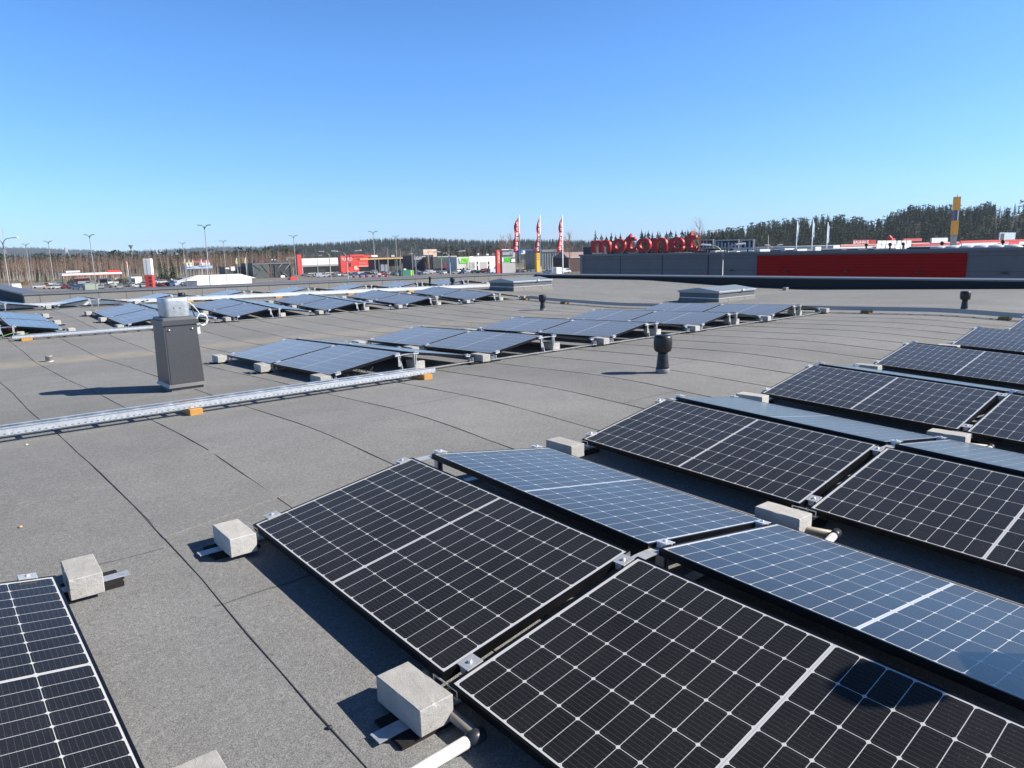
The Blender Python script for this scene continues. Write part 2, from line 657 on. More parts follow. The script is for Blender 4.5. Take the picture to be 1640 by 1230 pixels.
YP = 31.1                    # inner face of the long parapet
XP = 28.3                    # inner face of the right-hand parapet
XJ = 3.43                    # where the roof jogs outwards
mb = grid_sheet(np.linspace(-9, XP + .02, 20), np.arange(-9, YP + .13, .2))
mb2 = grid_sheet(np.linspace(-9, XJ + .01, 6), np.arange(YP + .1, 45.2, .6))
mb.add(mb2.v, mb2.f, 0, True)
BITUMEN = simple('bitumen bleed', (.042, .042, .044), .6, 0, .3, 30)
rs_ = random.Random(5)
for k in range(-11, 30):
    xk = 1.665 + .915 * k + (.16 if k < 0 else 0) + rs_.uniform(-.012, .012)
    y1 = YP if xk > XJ else 45
    ys = np.arange(-9, y1, .32)
    ph = rs_.uniform(0, 6)
    base = len(mb.v)
    for j, y in enumerate(ys):
        xx = xk + .016 * math.sin(y * .55 + ph) + .008 * math.sin(y * 1.9 + 2 * ph) + rs_.uniform(-.003, .003)
        w_ = .0036 * rs_.uniform(.3, 1.35)
        h_ = .0062 * rs_.uniform(.6, 1.15)
        z_ = roof_z(xx, y) - .001
        if xk > 16.9: w_, h_ = w_ * .4, h_ * .3
        mb.v += [(xx - w_, y, z_), (xx - w_ * .5, y, z_ + h_), (xx + w_ * .7, y, z_ + h_ * .8), (xx + w_ * 1.2, y, z_)]
        if j:
            a_ = base + (j - 1) * 4
            if xx < XP:
                for q in range(3):
                    mb.f.append((a_ + q, a_ + q + 1, a_ + q + 5, a_ + q + 4)); mb.mi.append(1); mb.sm.append(False)
tag(mb.build('roof_deck', [FELT, BITUMEN]), kind='structure')


pc = [roof_hit(u, v) for u, v in ((160, 756), (358, 718), (468, 789), (262, 862))]
pt_ = MB().add([(q.x, q.y, roof_z(q.x, q.y) - .004) for q in pc] + [(q.x, q.y, roof_z(q.x, q.y) + .006) for q in pc],
               [(3, 2, 1, 0), (4, 5, 6, 7), (0, 1, 5, 4), (1, 2, 6, 5), (2, 3, 7, 6), (3, 0, 4, 7)]).build('felt_patch', FELT)
recalc(pt_.data)
tag(pt_, 'rectangular felt patch with a thin raised edge left of the nearest ridge', 'roofing patch')


def parapet(label, p0, p1, inner, z0, z1, cop, upst, w=.5, ov=.04):
    """wall from p0 to p1 (inner face line), thickness w along `inner` outwards"""
    p0, p1, nrm = Vector((*p0, 0)), Vector((*p1, 0)), Vector((*inner, 0))
    t = thing('parapet_wall', label, 'parapet', (p0.x, p0.y, 0))
    a, b = Vector((0, 0, 0)), p1 - p0
    mb = MB()
    vs = [a, b, b + nrm * w, a + nrm * w]
    top = [z0, z1, z1, z0]
    mb.add([(q.x, q.y, 0) for q in vs] + [(q.x, q.y, h - .05) for q, h in zip(vs, top)],
           [(0, 1, 5, 4), (1, 2, 6, 5), (2, 3, 7, 6), (3, 0, 4, 7), (4, 5, 6, 7)])
    o = mb.build('wall', upst, t)
    recalc(o.data)
    mc = MB()
    d = b.normalized() * ov
    vs = [a - d - nrm * ov, b + d - nrm * ov, b + d + nrm * (w + ov), a - d + nrm * (w + ov)]
    mc.add([(q.x, q.y, h - .055) for q, h in zip(vs, top)] + [(q.x, q.y, h + (.0 if i < 2 else .03)) for i, (q, h) in enumerate(zip(vs, top))],
           [(0, 1, 5, 4), (1, 2, 6, 5), (2, 3, 7, 6), (3, 0, 4, 7), (4, 5, 6, 7), (3, 2, 1, 0)])
    o = mc.build('coping', cop, t)
    recalc(o.data)
    return t


parapet('long grey felt parapet behind the far solar arrays, facing the camera', (XJ, YP), (XP + .55, YP), (0, 1), HC - 1.07, HC - 1.235, COPING, FELT_UP)
parapet('short dark parapet return at the left edge of the roof, with a pale top', (XJ, YP + .56), (XJ, 45), (1, 0), HC - 1.06, HC - 1.03, COPING_LIGHT, KERB_SHADED, .52)
parapet('long shaded black parapet with a pale cap along the right side of the roof', (XP, -9), (XP, YP - .06), (1, 0), HC - 1.32, HC - 1.33, COPING_LIGHT, KERB_SHADED, .45)
# building below the deck
mb = MB()
mb.box(-8.9, -8.9, 0, XP, YP, 6.2)
tag(mb.build('store_building', GREYP), 'low store building that carries the felt roof underfoot', 'building')

# ------------------------------------------------------------------ solar panels
PL, PW, TH = 1.768, 1.038, 0.157314
GAP, LG = 0.14185, 0.05154
CT, ST = math.cos(TH), math.sin(TH)
WX = PW * CT


def panel_meshes():
    fr = MB()
    h, lip = .035, .011
    fr.box(0, 0, -h, lip, PL, 0)
    fr.box(PW - lip, 0, -h, PW, PL, 0)
    fr.box(lip, 0, -h, PW - lip, lip, 0)
    fr.box(lip, PL - lip, -h, PW - lip, PL, 0)
    gl = MB()
    gl.box(lip, lip, -.006, PW - lip, PL - lip, -.0015)
    bk = MB()
    bk.box(lip, lip, -.010, PW - lip, PL - lip, -.0065)
    jb = MB()
    jb.bbox(.46, .84, -.028, .53, .92, -.0105, .004)
    return (fr.mesh('frame', ALU_BLACK), gl.mesh('cell_glass', CELLS), bk.mesh('backsheet', BACKSHEET), jb.mesh('junction_box', PVC_DARK))


PM = panel_meshes()


def basis(X, Y, O):
    X, Y = X.normalized(), Y.normalized()
    Z = X.cross(Y).normalized()
    Y = Z.cross(X).normalized()
    m = Matrix.Identity(4)
    for i in range(3):
        m[i][0], m[i][1], m[i][2], m[i][3] = X[i], Y[i], Z[i], O[i]
    return m


def uvof(p):
    q = M.transposed() @ (Vector(p) - CAM)
    if q.y < .05: return None
    return 820 + F * q.x / q.y, 615 - F * q.z / q.y


def seen(pts, mx=60):
    for p in pts:
        r = uvof(p)
        if r and -mx < r[0] < 1640 + mx and -mx < r[1] < 1230 + mx: return True
    return False


def put_panel(x_low, y_near, y_far, side, zf, label, group):
    """side +1: rises towards +x, -1: rises towards -x"""
    zn, zr = zf(x_low, y_near), zf(x_low, y_far)
    if side > 0:
        O = Vector((x_low, y_near, zn))
        Y = Vector((0, y_far - y_near, zr - zn))
    else:
        O = Vector((x_low, y_far, zr))
        Y = Vector((0, y_near - y_far, zn - zr))
    X = Vector((side * CT, 0, ST))
    m = basis(X, Y, O)
    pts = [m @ Vector((a * PW, b * PL, 0)) for a in (0, .25, .5, .75, 1) for b in (0, .15, .3, .5, .7, .85, 1)]
    if not seen(pts): return False
    t = thing('solar_panel', label, 'solar panel', group=group)
    t.matrix_world = m
    for n, me in zip(('frame', 'cell_glass', 'backsheet', 'junction_box'), PM):
        link(n, me, t)
    return True


_cache = {}


def bracket_meshes(le, re):
    k = (round(le, 3), round(re, 3))
    if k in _cache: return _cache[k]
    W2 = 2 * WX + GAP
    hw = .03
    out = []
    out.append(('base_rail', MB().box(-le, -hw, .021, W2 + re, hw, .025).mesh('base_rail', STRIP)))
    for s in (0, 1):
        xa = (-le + .05) if s == 0 else (W2 + re - .33 + .05)
        out.append(('rubber_pad', MB().box(xa, -.09, 0, xa + .24, .09, .0205).mesh('rubber_pad', RUBBER)))
        # low foot: a folded plate under the low frame edge
        x = .05 if s == 0 else W2 - .05
        f = MB()
        f.box(x - .05, -.028, .0255, x + .05, .028, .0295)
        f.box(x - .03, -.028, .0295, x - .024, .028, .075)
        f.box(x + .02, -.028, .0295, x + .026, .028, .082)
        if s == 0:
            for (ya, yb, za, zb) in ((-.075, .075, .098, .104), (-.075, .075, .066, .072), (-.075, -.069, .072, .098), (.069, .075, .072, .098)):
                f.box(-.012, ya, za, -.008, yb, zb)
            f.box(-.012, -.03, .0295, -.008, .03, .066)
        out.append(('low_foot', f.mesh('low_foot', STRIP)))
        # tall leg under the ridge edge
        if s == 0: a, b = Vector((WX - .05, 0, .235)), Vector((WX + .0, 0, .026))
        else: a, b = Vector((WX + GAP + .05, 0, .235)), Vector((WX + GAP + .035, 0, .026))
        g = MB()
        d = .006
        g.add([(a.x - d, -.027, a.z), (a.x + d, -.027, a.z), (a.x + d, .027, a.z), (a.x - d, .027, a.z),
               (b.x - d, -.027, b.z), (b.x + d, -.027, b.z), (b.x + d, .027, b.z), (b.x - d, .027, b.z)],
              [(0, 1, 2, 3), (7, 6, 5, 4), (0, 4, 5, 1), (1, 5, 6, 2), (2, 6, 7, 3), (3, 7, 4, 0)])
        g.box(a.x - .022, -.027, .1, a.x - .012 + .03, -.0235, .235)
        g.box(b.x - .07, -.028, .0255, b.x + .03, .028, .0295)
        out.append(('support_leg', g.mesh('support_leg', STEEL)))
        # clamps on the two panels' edges
        for dd in (.105, PW - .075):
            X = Vector((CT, 0, ST)) if s == 0 else Vector((-CT, 0, ST))
            O = Vector((0, 0, .115)) if s == 0 else Vector((W2, 0, .115))
            m = basis(X, Vector((0, 1 if s == 0 else -1, 0)), O + X * dd)
            c = MB()
            c.box(-.036, -.032, .0008, .036, .032, .004, 0, m)
            c.box(-.036, -.018, -.03, .036, .018, .0008, 0, m)
            c.lathe([(.009, .0045), (.009, .010), (.006, .012)], 6, 0, m, False)
            out.append(('clamp', c.mesh('clamp', CLAMP)))
    s = MB()
    n = 7
    vs, fs = [], []
    for i in range(n):
        f = i / (n - 1)
        x = WX - .055 + f * (GAP + .11)
        z = .238 + .007 * math.sin(math.pi * f)
        for yy in (-.03, .03):
            for dz in (0, .005): vs.append((x, yy, z + dz))
    for i in range(n - 1):
        a = i * 4
        for p, q in ((0, 1), (1, 3), (3, 2), (2, 0)): fs.append((a + p, a + q, a + 4 + q, a + 4 + p))
    s.add(vs, fs)
    out.append(('ridge_saddle', s.mesh('ridge_saddle', CLAMP)))
    _cache[k] = out
    return out


def block_mesh(seed):
    r_ = random.Random(seed)
    bm = bmesh.new()
    bmesh.ops.create_cube(bm, size=1)
    for q in bm.verts: q.co = Vector((q.co.x * .138, q.co.y * .278, .05 + q.co.z * .1))
    bmesh.ops.bevel(bm, geom=bm.edges[:], offset=.0035, segments=1, affect='EDGES')
    bmesh.ops.subdivide_edges(bm, edges=bm.edges[:], cuts=7, use_grid_fill=True)
    from mathutils import noise as mn
    bm.normal_update()
    for q in bm.verts:
        e_ = sum(1 for a, h in zip(q.co - Vector((0, 0, .05)), (.069, .139, .05)) if abs(abs(a) - h) < .0045)
        n_ = mn.noise(q.co * 38 + Vector((seed, 0, 0)))
        q.co += q.normal * (.0009 * mn.noise(q.co * 90))
        if e_ >= 2: q.co -= q.normal * max(0, n_ - .2) * .006
    me = bpy.data.meshes.new('concrete_block')
    bm.to_mesh(me)
    bm.free()
    me.materials.append(CONC)
    return me


BLOCK_MES = [block_mesh(i) for i in range(6)]


def put_block(x, y, z, label, group, rz=0.0, slope=0.0):
    o = link('ballast_block', random.choice(BLOCK_MES))
    o.matrix_world = Matrix.Translation((x, y, z)) @ Matrix.Rotation(rz, 4, 'Z') @ Matrix.Rotation(math.atan(slope), 4, 'X')
    if not seen([o.matrix_world @ Vector(c) for c in ((-.07, -.14, 0), (.07, .14, .1), (-.07, -.14, .1), (.07, -.14, .1))], 20):
        bpy.data.objects.remove(o)
        return
    tag(o, label, 'concrete block', group)


ORD = ['zeroth', 'first', 'second', 'third', 'fourth', 'fifth', 'sixth', 'seventh', 'eighth', 'ninth', 'tenth'] + [f'{i}th' if i % 10 not in (1, 2, 3) or i < 20 else f'{i}' + {1: 'st', 2: 'nd', 3: 'rd'}[i % 10] for i in range(11, 60)]


def array(where, tents, y0, npan, zf, low_h, names, look):
    """tents: list of (x_low_left, left?, right?, ordinal)"""
    W2 = 2 * WX + GAP
    ybs = [y0 + .012] + [y0 - k * PL - (k - .5) * LG for k in range(1, npan)] + [y0 - npan * PL - (npan - 1) * LG - .012]
    for ti, (x, hasl, hasr, nm) in enumerate(tents):
        for k in range(npan):
            yf = y0 - k * (PL + LG)
            yn = yf - PL
            pos = names[k]
            pw = (pos + ' ') if pos else ''
            if hasl: put_panel(x, yn, yf, 1, zf, f'{look} {pw}solar panel on the left slope of the {nm} ridge, {where}', 'solar panels ' + where)
            if hasr: put_panel(x + W2, yn, yf, -1, zf, f'{pw}solar panel on the right slope of the {nm} ridge, {where}', 'solar panels ' + where)
        le = .19 if ti > 0 and abs(x - tents[ti - 1][0] - 2.55) < .12 else .30
        re = .17 if ti + 1 < len(tents) and abs(tents[ti + 1][0] - x - 2.55) < .12 else .30
        for j, yb in enumerate(ybs):
            zr = zf(x, yb) - low_h
            m = Matrix.Translation((x, yb, zr))
            if not seen([m @ Vector((a, 0, b)) for a in (-.3, 0, .5, WX, WX + GAP, 1.6, W2, W2 + .3) for b in (.05, .2)], 10): continue
            jn = 'far end' if j == 0 else ('near end' if j == len(ybs) - 1 else ('middle' if npan == 2 or j == 1 else 'second joint'))
            t = thing('mounting_bracket', f'galvanised mounting bracket at the {jn} of the {nm} ridge, {where}', 'bracket', group='mounting brackets ' + where)
            t.matrix_world = m
            for n, me in bracket_meshes(le, re): link(n, me, t)
        last = ti == len(tents) - 1
        for j, yb in enumerate(ybs):
            jn = 'far end' if j == 0 else ('near end' if j == len(ybs) - 1 else ('middle' if npan == 2 or j == 1 else 'second joint'))
            yy = yb + (-.02 if j == 0 else .03)
            zr = zf(x, yy) - low_h + .0255
            bx = x - (.115 if le > .25 else .185)
            put_block(bx + random.uniform(-.008, .008), yy + random.uniform(-.02, .02), zr,
                      f'concrete block, left foot of the {nm} ridge, {jn}, {where}', 'ballast blocks ' + where, R(random.uniform(-3, 3)), 0)
            if re > .25:
                put_block(x + W2 + .105, yy + random.uniform(-.02, .02), zr - .007,
                          f'concrete block, right foot of the {nm} ridge, {jn}, {where}', 'ballast blocks ' + where, R(random.uniform(-3, 3)), 0)
        if where != NEAR and where != EDGE:
            put_block(x + WX + GAP + .17, ybs[-1] + .17, zf(x, ybs[-1]) - low_h + .0255,
                      f'concrete block behind the legs of the {nm} ridge, near end, {where}', 'ballast blocks ' + where, R(random.uniform(-6, 6)), 0)


NEAR, MIDA, FARA, EDGE = 'near array', 'middle array', 'far array', 'array by the parapet'


def z_near(x, y): return HC - 1.41835 + .04056 * (y - 3.72955) - .00324 * (x - 1.303) - .0002 * (x - 1.303) ** 2


def z_mid(x, y): return HC - 1.70 - .0264 * (y - 14.5) - .004 * (x - 3) + .115


def z_far(x, y): return HC - 1.435 + .0415 * (y - 22.8) - .004 * (x - 3) + .115


def z_edge(x, y): return HC - 1.435 - .004 * (x - 3) + .115


X1 = 1.30302
tn = [(X1 - 3.1214, True, True, 'leftmost')] + [(X1 + 2.55724 * k, True, True, ORD[k + 1]) for k in range(6)]
array(NEAR, tn, 3.72955, 3, z_near, .115, ['far', 'middle', 'nearest'], 'black')
array(MIDA, [(3.84 + 2.515 * k, True, True, ORD[k + 1]) for k in range(5)], 11.55, 2, z_mid, .115, ['far', 'near'], 'blue')
array(FARA, [(.58, True, True, 'leftmost')] + [(3.98 + 2.575 * k, True, True, ORD[k + 1]) for k in range(5)], 22.45, 2, z_far, .115, ['far', 'near'], 'blue')
array(EDGE, [(1.19, True, True, 'leftmost')] + [(3.69 + 2.5 * k, True, True, ORD[k + 1]) for k in range(7)], 28.25, 1, z_edge, .115, [''], 'pale')


# ------------------------------------------------------------------ cable trays
def ladder(label, x0, x1, xb1, y, w, h, zoff, holes=True):
    t = thing('cable_tray', label, 'cable tray', (x0, y, roof_z((x0 + x1) / 2, y) + zoff), group=None)
    sl = -.004
    t.rotation_euler = (0, -math.atan(sl), 0)
    t.location.z = roof_z(x0, y) + zoff

    def rail(L, yy, s):
        m = MB()
        m.box(0, yy, 0, L, yy + .004, h)
        m.box(0, yy, h - .0035, L, yy + .022 * s + .002, h)
        m.box(0, yy, 0, L, yy + .022 * s + .002, .0035)
        return m.build('side_rail', TRAYM if holes else TRAYP, t)
    rail(x1 - x0, 0, 1)
    rail(xb1 - x0, w, -1)
    n = int((xb1 - x0) / .3)
    for i in range(n):
        link('rung', RUNG_ME, t, Matrix.Translation((.12 + i * .3, .004, .008)))
    return t


RUNG_ME = MB().box(-.02, 0, 0, .02, .2, .012).mesh('rung', TRAYP)
ladder('long perforated galvanised cable tray crossing in front of the dark chimney', -1.5, 4.94, 4.80, 7.3, .2, .062, .062)
RUNG_ME = MB().box(-.02, 0, 0, .02, .2, .012).mesh('rung', TRAYP)
ladder('shorter galvanised cable tray behind the chimney, in front of the far array', 1.72, 5.1, 5.1, 18.25, .22, .06, .06)


def covered(label, pts, w, h, mat):
    t = thing('cable_duct', label, 'cable duct', pts[0])
    mb = MB()
    P0 = Vector(pts[0])
    for a, b in zip(pts[:-1], pts[1:]):
        a, b = Vector(a) - P0, Vector(b) - P0
        d = (b - a).normalized()
        s = Vector((-d.y, d.x, 0)).normalized() * w / 2
        vs = [a - s, a + s, b + s, b - s]
        mb.add(vs + [q + Vector((0, 0, h)) for q in vs], [(0, 1, 2, 3), (7, 6, 5, 4), (0, 4, 5, 1), (1, 5, 6, 2), (2, 6, 7, 3), (3, 7, 4, 0)])
    o = mb.build('trough', mat, t)
    recalc(o.data)
    mc = MB()
    for a, b in zip(pts[:-1], pts[1:]):
        a, b = Vector(a) - P0, Vector(b) - P0
        d = (b - a).normalized()
        s = Vector((-d.y, d.x, 0)).normalized() * (w / 2 + .006)
        vs = [a - s, a + s, b + s, b - s]
        mc.add([q + Vector((0, 0, h + .002)) for q in vs] + [q + Vector((0, 0, h + .012)) for q in vs], [(0, 1, 2, 3), (7, 6, 5, 4), (0, 4, 5, 1), (1, 5, 6, 2), (2, 6, 7, 3), (3, 7, 4, 0)])
    o = mc.build('lid', mat, t)
    recalc(o.data)
    return t


DUCTW = make_steel('bright duct steel', (.85, .86, .86), .4, .25)
q0, q1 = roof_hit(-30, 496, .06), roof_hit(792, 458.6, .06)
covered('long bright covered duct running between the far array and the parapet array', [(q0.x, q0.y, q0.z), (q1.x, q1.y, q1.z)], .16, .11, DUCTW)
for i, (u, lab) in enumerate(((150, 'left of the chimney'), (302, 'just right of the fan box'), (445, 'behind the second far ridge'), (560, 'behind the third far ridge'), (657, 'behind the fourth far ridge'))):
    f = (u + 30) / 822
    p = None
    for s in range(0, 1001):
        w_ = q0.lerp(q1, s / 1000)
        if uvof(w_)[0] >= u:
            p = w_
            break
    m = MB().bbox(-.12, -.11, 0, .12, .11, .058, .004)
    o = m.build('wood_block', WOOD)
    o.location = (p.x, p.y, roof_z(p.x, p.y))
    tag(o, f'yellow wood block under the bright covered duct, {lab}', 'wood block', 'wood blocks under the trays')
for x, y, lab in ((2.07, 7.3, 'in front of the chimney'), (4.80, 7.3, 'at the right end of the long tray')):
    o = MB().bbox(-.06, -.05, 0, .06, .24, .0605, .003).build('wood_block', WOOD)
    o.location = (x, y, roof_z(x, y))
    tag(o, f'yellow wood block under the perforated cable tray {lab}', 'wood block', 'wood blocks under the trays')
o = MB().bbox(-.1, -.05, 0, .1, .27, .058, .003).build('wood_block', WOOD)
o.location = (1.95, 18.25, roof_z(1.95, 18.25))
tag(o, 'yellow wood block under the left end of the shorter cable tray', 'wood block', 'wood blocks under the trays')

# tray along the roof over the crest, right of the arrays
t = thing('cable_tray', 'galvanised ladder tray climbing over the roof crest, seen side-on behind the middle array', 'cable tray', (16.55, 0, 0))
TRAYD = make_steel('dull tray steel', (.34, .36, .38), .5, .5)
ysr = np.arange(2.2, 18.9, .3)
for s in (0, .18):
    m = MB()
    for a, b in zip(ysr[:-1], ysr[1:]):
        za, zb = roof_z(16.5, a) + .06, roof_z(16.5, b) + .06
        for (x0, x1, h0, h1) in ((s, s + .005, 0, .075), (s, s + .012, .072, .0755)):
            m.add([(x0, a, za + h0), (x1, a, za + h0), (x1, a, za + h1), (x0, a, za + h1), (x0, b, zb + h0), (x1, b, zb + h0), (x1, b, zb + h1), (x0, b, zb + h1)],
                  [(0, 1, 2, 3), (7, 6, 5, 4), (0, 4, 5, 1), (1, 5, 6, 2), (2, 6, 7, 3), (3, 7, 4, 0)])
    m.build('side_rail', TRAYD, t)
for y in ysr[1::1]:
    z = roof_z(16.5, y)
    MB().box(.006, y - .02, z + .07, .179, y + .02, z + .085).build('rung', TRAYD, t)
for u, v, lab in ((848, 479.5, 'beside the small black vent'), (943, 483, 'right of the small black vent'), (1398, 500, 'left of the vent by the right parapet'), (1612, 511.5, 'at the right edge of the picture')):
    p = roof_hit(u, v)
    o = MB().bbox(-.03, -.09, 0, .22, .09, .0585, .004).build('wood_block', WOOD_D)
    o.location = (16.5, p.y, roof_z(16.5, p.y))
    tag(o, f'yellow and black wood block under crest tray, {lab}', 'wood block', 'wood blocks under the trays')

# ------------------------------------------------------------------ chimney with fan
cx, cy = 2.2955, 9.0055
cz = roof_z(cx + .2, cy + .25)
t = thing('ventilation_chimney', 'dark grey sheet metal chimney with a galvanised fan box and loose white cable on top', 'chimney', (cx, cy, cz))


def loft(rings, mat, name, parent, cap=True, smooth=False):
    m = MB()
    n = len(rings[0])
    vs = [q for r in rings for q in r]
    fs = [(i * n + k, i * n + (k + 1) % n, (i + 1) * n + (k + 1) % n, (i + 1) * n + k) for i in range(len(rings) - 1) for k in range(n)]
    if cap: fs += [tuple(range(n - 1, -1, -1)), tuple((len(rings) - 1) * n + k for k in range(n))]
    m.add(vs, fs, 0, smooth)
    o = m.build(name, mat, parent)
    recalc(o.data)
    return o


def rect(x0, y0, x1, y1, z): return [(x0, y0, z), (x1, y0, z), (x1, y1, z), (x0, y1, z)]


loft([rect(.03, .03, .40, .53, -.03), rect(.03, .03, .40, .53, .06)], FELT_UP, 'felt_curb', t)
loft([rect(-.005, -.005, .435, .55, .055), rect(.012, .012, .41, .52, .095)], SHEET, 'skirt', t)
loft([rect(.012, .012, .41, .52, .09), rect(.012, .018, .385, .46, .83)], SHEET, 'shaft', t)
o = MB().box(.03, -.004, .10, .388, .004, .80).build('front_plate', SHEET, t)
o.rotation_euler = (R(-.6), 0, 0)
o.location = (0, .010, 0)
loft([rect(-.004, -.002, .41, .49, .80), rect(-.004, -.002, .41, .49, .855)], SHEET, 'cap_plate', t)
loft([rect(.02, .03, .385, .46, .8555), rect(.02, .03, .385, .46, .885)], COPING, 'fan_base', t)
rings = []
for z, s in ((.886, .94), (.90, .97), (1.07, 1.0), (1.108, 1.0), (1.11, .985)):
    r = []
    hx, hy, cr = .155 * s, .15 * s, .07 * s
    for qx, qy, a0 in ((1, 1, 0), (-1, 1, 90), (-1, -1, 180), (1, -1, 270)):
        for k in range(7):
            a = R(a0 + 15 * k)
            r.append((.205 + qx * (hx - cr) + cr * math.cos(a), .235 + qy * (hy - cr) + cr * math.sin(a), z))
    rings.append(r)
loft(rings, FAN, 'fan_housing', t, smooth=True)
for xx in (.17, .24):
    MB().lathe([(.006, 0), (.006, .004)], 10, 0, Matrix.Translation((xx, .086, .995)) @ Matrix.Rotation(R(90), 4, 'X')).build('rivet', BLACKP, t)
for xx in (.07, .33):
    MB().lathe([(.012, 0), (.009, .008)], 10, 0, Matrix.Translation((xx, .0075, .745)) @ Matrix.Rotation(R(90), 4, 'X')).build('screw', CLAMP, t)
MB().bbox(.405, .1, .66, .45, .19, .80, .008).build('switch_box', PVC, t)
cb = MB()
pts = [(.37, .2, 1.06), (.42, .17, 1.0), (.46, .14, .93), (.47, .12, .9)]
for lp in range(3):
    for k in range(14):
        a = 2 * math.pi * k / 14
        pts.append((.475 + .075 * math.sin(a) + .004 * lp, .10 + .03 * lp * math.sin(a), .83 - .07 * (1 - math.cos(a)) / 1.0 + .07 + .006 * lp))
cb.tube(pts, .0055, 6)
cb.build('white_cable', CABLE, t)
MB().tube([(.40, .2, 1.0), (.41, .17, .93), (.42, .14, .84), (.43, .14, .80)], .009, 6).build('black_cable', CABLE_BLACK, t)

for u, v, c_, lab in ((43, 713, WHITE, 'tiny white pebble on the felt below the long cable tray'), (528, 1167, BLACKP, 'tiny black scrap on the felt seam left of the nearest block'), (33, 845, TIMBER, 'tiny tan leaf on the felt at the left edge')):
    p = roof_hit(u, v)
    tag(MB().lathe([(.001, 0), (.011, .003), (.009, .009), (.002, .012)], 7, 0, Matrix.Translation(p)).build('pebble', c_), lab, 'debris')

# ------------------------------------------------------------------ pipe vents
VENT_PROF = [(.079, .0), (.079, .06), (.076, .075), (.060, .235), (.058, .25), (.075, .255), (.098, .272), (.108, .30), (.112, .37), (.108, .43), (.10, .452), (.085, .46), (.02, .463)]


def vent(p, label, s=1.0):
    t = thing('roof_vent', label, 'roof vent', (p.x, p.y, roof_z(p.x, p.y)), group='black pipe vents')
    t.scale = (s, s, s)
    MB().lathe([(.084, -.03), (.084, .05), (.08, .056)], 24).build('collar', GREY_COLLAR, t)
    MB().lathe(VENT_PROF[1:5], 24).build('pipe', PLAST_BLACK, t)
    MB().lathe(VENT_PROF[4:], 24).build('hood', PLAST_BLACK, t)
    return t


vent(roof_hit(1061, 597), 'large black pipe vent with a round hood on the near roof crest')
vent(roof_hit(869, 497), 'small black pipe vent standing between the middle array and the left roof hatch', 1.0)
vent(roof_hit(1544, 498), 'black pipe vent in front of the right-hand parapet', .95)
vent(Vector((6.55, 23.2, 0)), 'black vent hood just showing above the fan box of the chimney', 1.0)
vent(roof_hit(725, 461), 'far black pipe vent next to the thin black pole', .95)
p = roof_hit(689, 461)
t = thing('vent_pole', 'thin straight black pipe standing in front of the long parapet', 'pipe', (p.x, p.y, roof_z(p.x, p.y)))
MB().lathe([(.06, -.02), (.06, .04), (.05, .045), (.05, .45), (.056, .46), (.056, .475)], 16).build('pipe', PLAST_BLACK, t)
p = roof_hit(79, 579)
t = thing('roof_drain', 'small round metal roof drain in the sandy valley of the felt roof', 'drain', (p.x, p.y, roof_z(p.x, p.y)))
MB().lathe([(.07, -.01), (.07, .012), (.055, .014)], 18).build('flange', STRIP, t)
MB().lathe([(.055, .012), (.055, .085), (.062, .088), (.062, .1), (.03, .104)], 18).build('grate', make_steel('weathered drain steel', (.4, .37, .32), .6, .4), t)


# ------------------------------------------------------------------ roof hatches
def hatch(p, lx, ly, label):
    z = roof_z(p.x + lx / 2, p.y + ly / 2)
    t = thing('roof_hatch', label, 'roof hatch', (p.x, p.y, z))
    lid = make_steel('hatch lid sheet', (.30, .33, .35), .45, .35)
    side = simple('hatch side sheet', (.11, .115, .12), .55, .1, .08, 3)
    loft([rect(-.12, -.12, lx + .12, ly + .12, -.2), rect(0, 0, lx, ly, .13)], FELT_UP, 'felt_curb', t)
    loft([rect(0, 0, lx, ly, .131), rect(0, 0, lx, ly, .312)], side, 'frame', t)
    loft([rect(-.015, -.015, lx + .015, ly + .015, .13), rect(-.015, -.015, lx + .015, ly + .015, .15)], CLAMP, 'lower_trim', t)
    m = MB()
    o_ = .04
    h0, h1, hr = .305, .365, .47
    vs = [(-o_, -o_, h0), (lx + o_, -o_, h0), (lx + o_, ly + o_, h0), (-o_, ly + o_, h0),
          (-o_, -o_, h1), (lx + o_, -o_, h1), (lx + o_, ly + o_, h1), (-o_, ly + o_, h1), (-o_, ly / 2, hr), (lx + o_, ly / 2, hr)]
    m.add(vs, [(0, 1, 2, 3), (0, 4, 5, 1), (2, 6, 7, 3), (4, 8, 9, 5), (7, 6, 9, 8), (0, 3, 7, 8, 4), (1, 5, 9, 6, 2)])
    o = m.build('lid', lid, t)
    recalc(o.data)
    MB().box(-o_ - .005, -o_ - .006, .34, lx + o_ + .005, -o_ - .001, .368).build('edge_trim', CLAMP, t)
    MB().bbox(lx * .6, -o_ - .05, .33, lx * .6 + .08, -o_ - .007, .385, .006).build('latch', WHITE, t)


hatch(Vector((19.62, 13.0, 0)), 2.05, 1.5, 'right-hand roof hatch with a low gabled sheet lid beside the middle array')
hatch(Vector((18.5, 21.6, 0)), 2.05, 1.5, 'left-hand roof hatch with a low gabled sheet lid near the corner of the parapets')
p = roof_hit(1258, 465)
tag(MB().bbox(p.x - .1, p.y - .08, p.z, p.x + .1, p.y + .08, p.z + .12, .01).build('junction_box', LAMP_GREY), 'tiny pale box on the roof at the foot of the dark right parapet', 'box')


# ------------------------------------------------------------------ conduits between the ridges of the near array
def conduit(pts, dark, label, r=.021):
    t = thing('conduit_pipe', label, 'pipe', pts[0])
    P0 = Vector(pts[0])
    MB().tube([Vector(q) - P0 for q in pts], r, 14).build('pipe', PVC, t)
    d0 = (Vector(pts[-1]) - Vector(pts[-2])).normalized()
    e = Vector(pts[-1]) - P0
    MB().tube([e - d0 * .01, e + d0 * .055], r * 1.22, 14).build('joint', PVC_DARK, t)
    MB().tube([Vector(q) - P0 for q in dark], r * .95, 12).build('branch_pipe', dark_m, t)


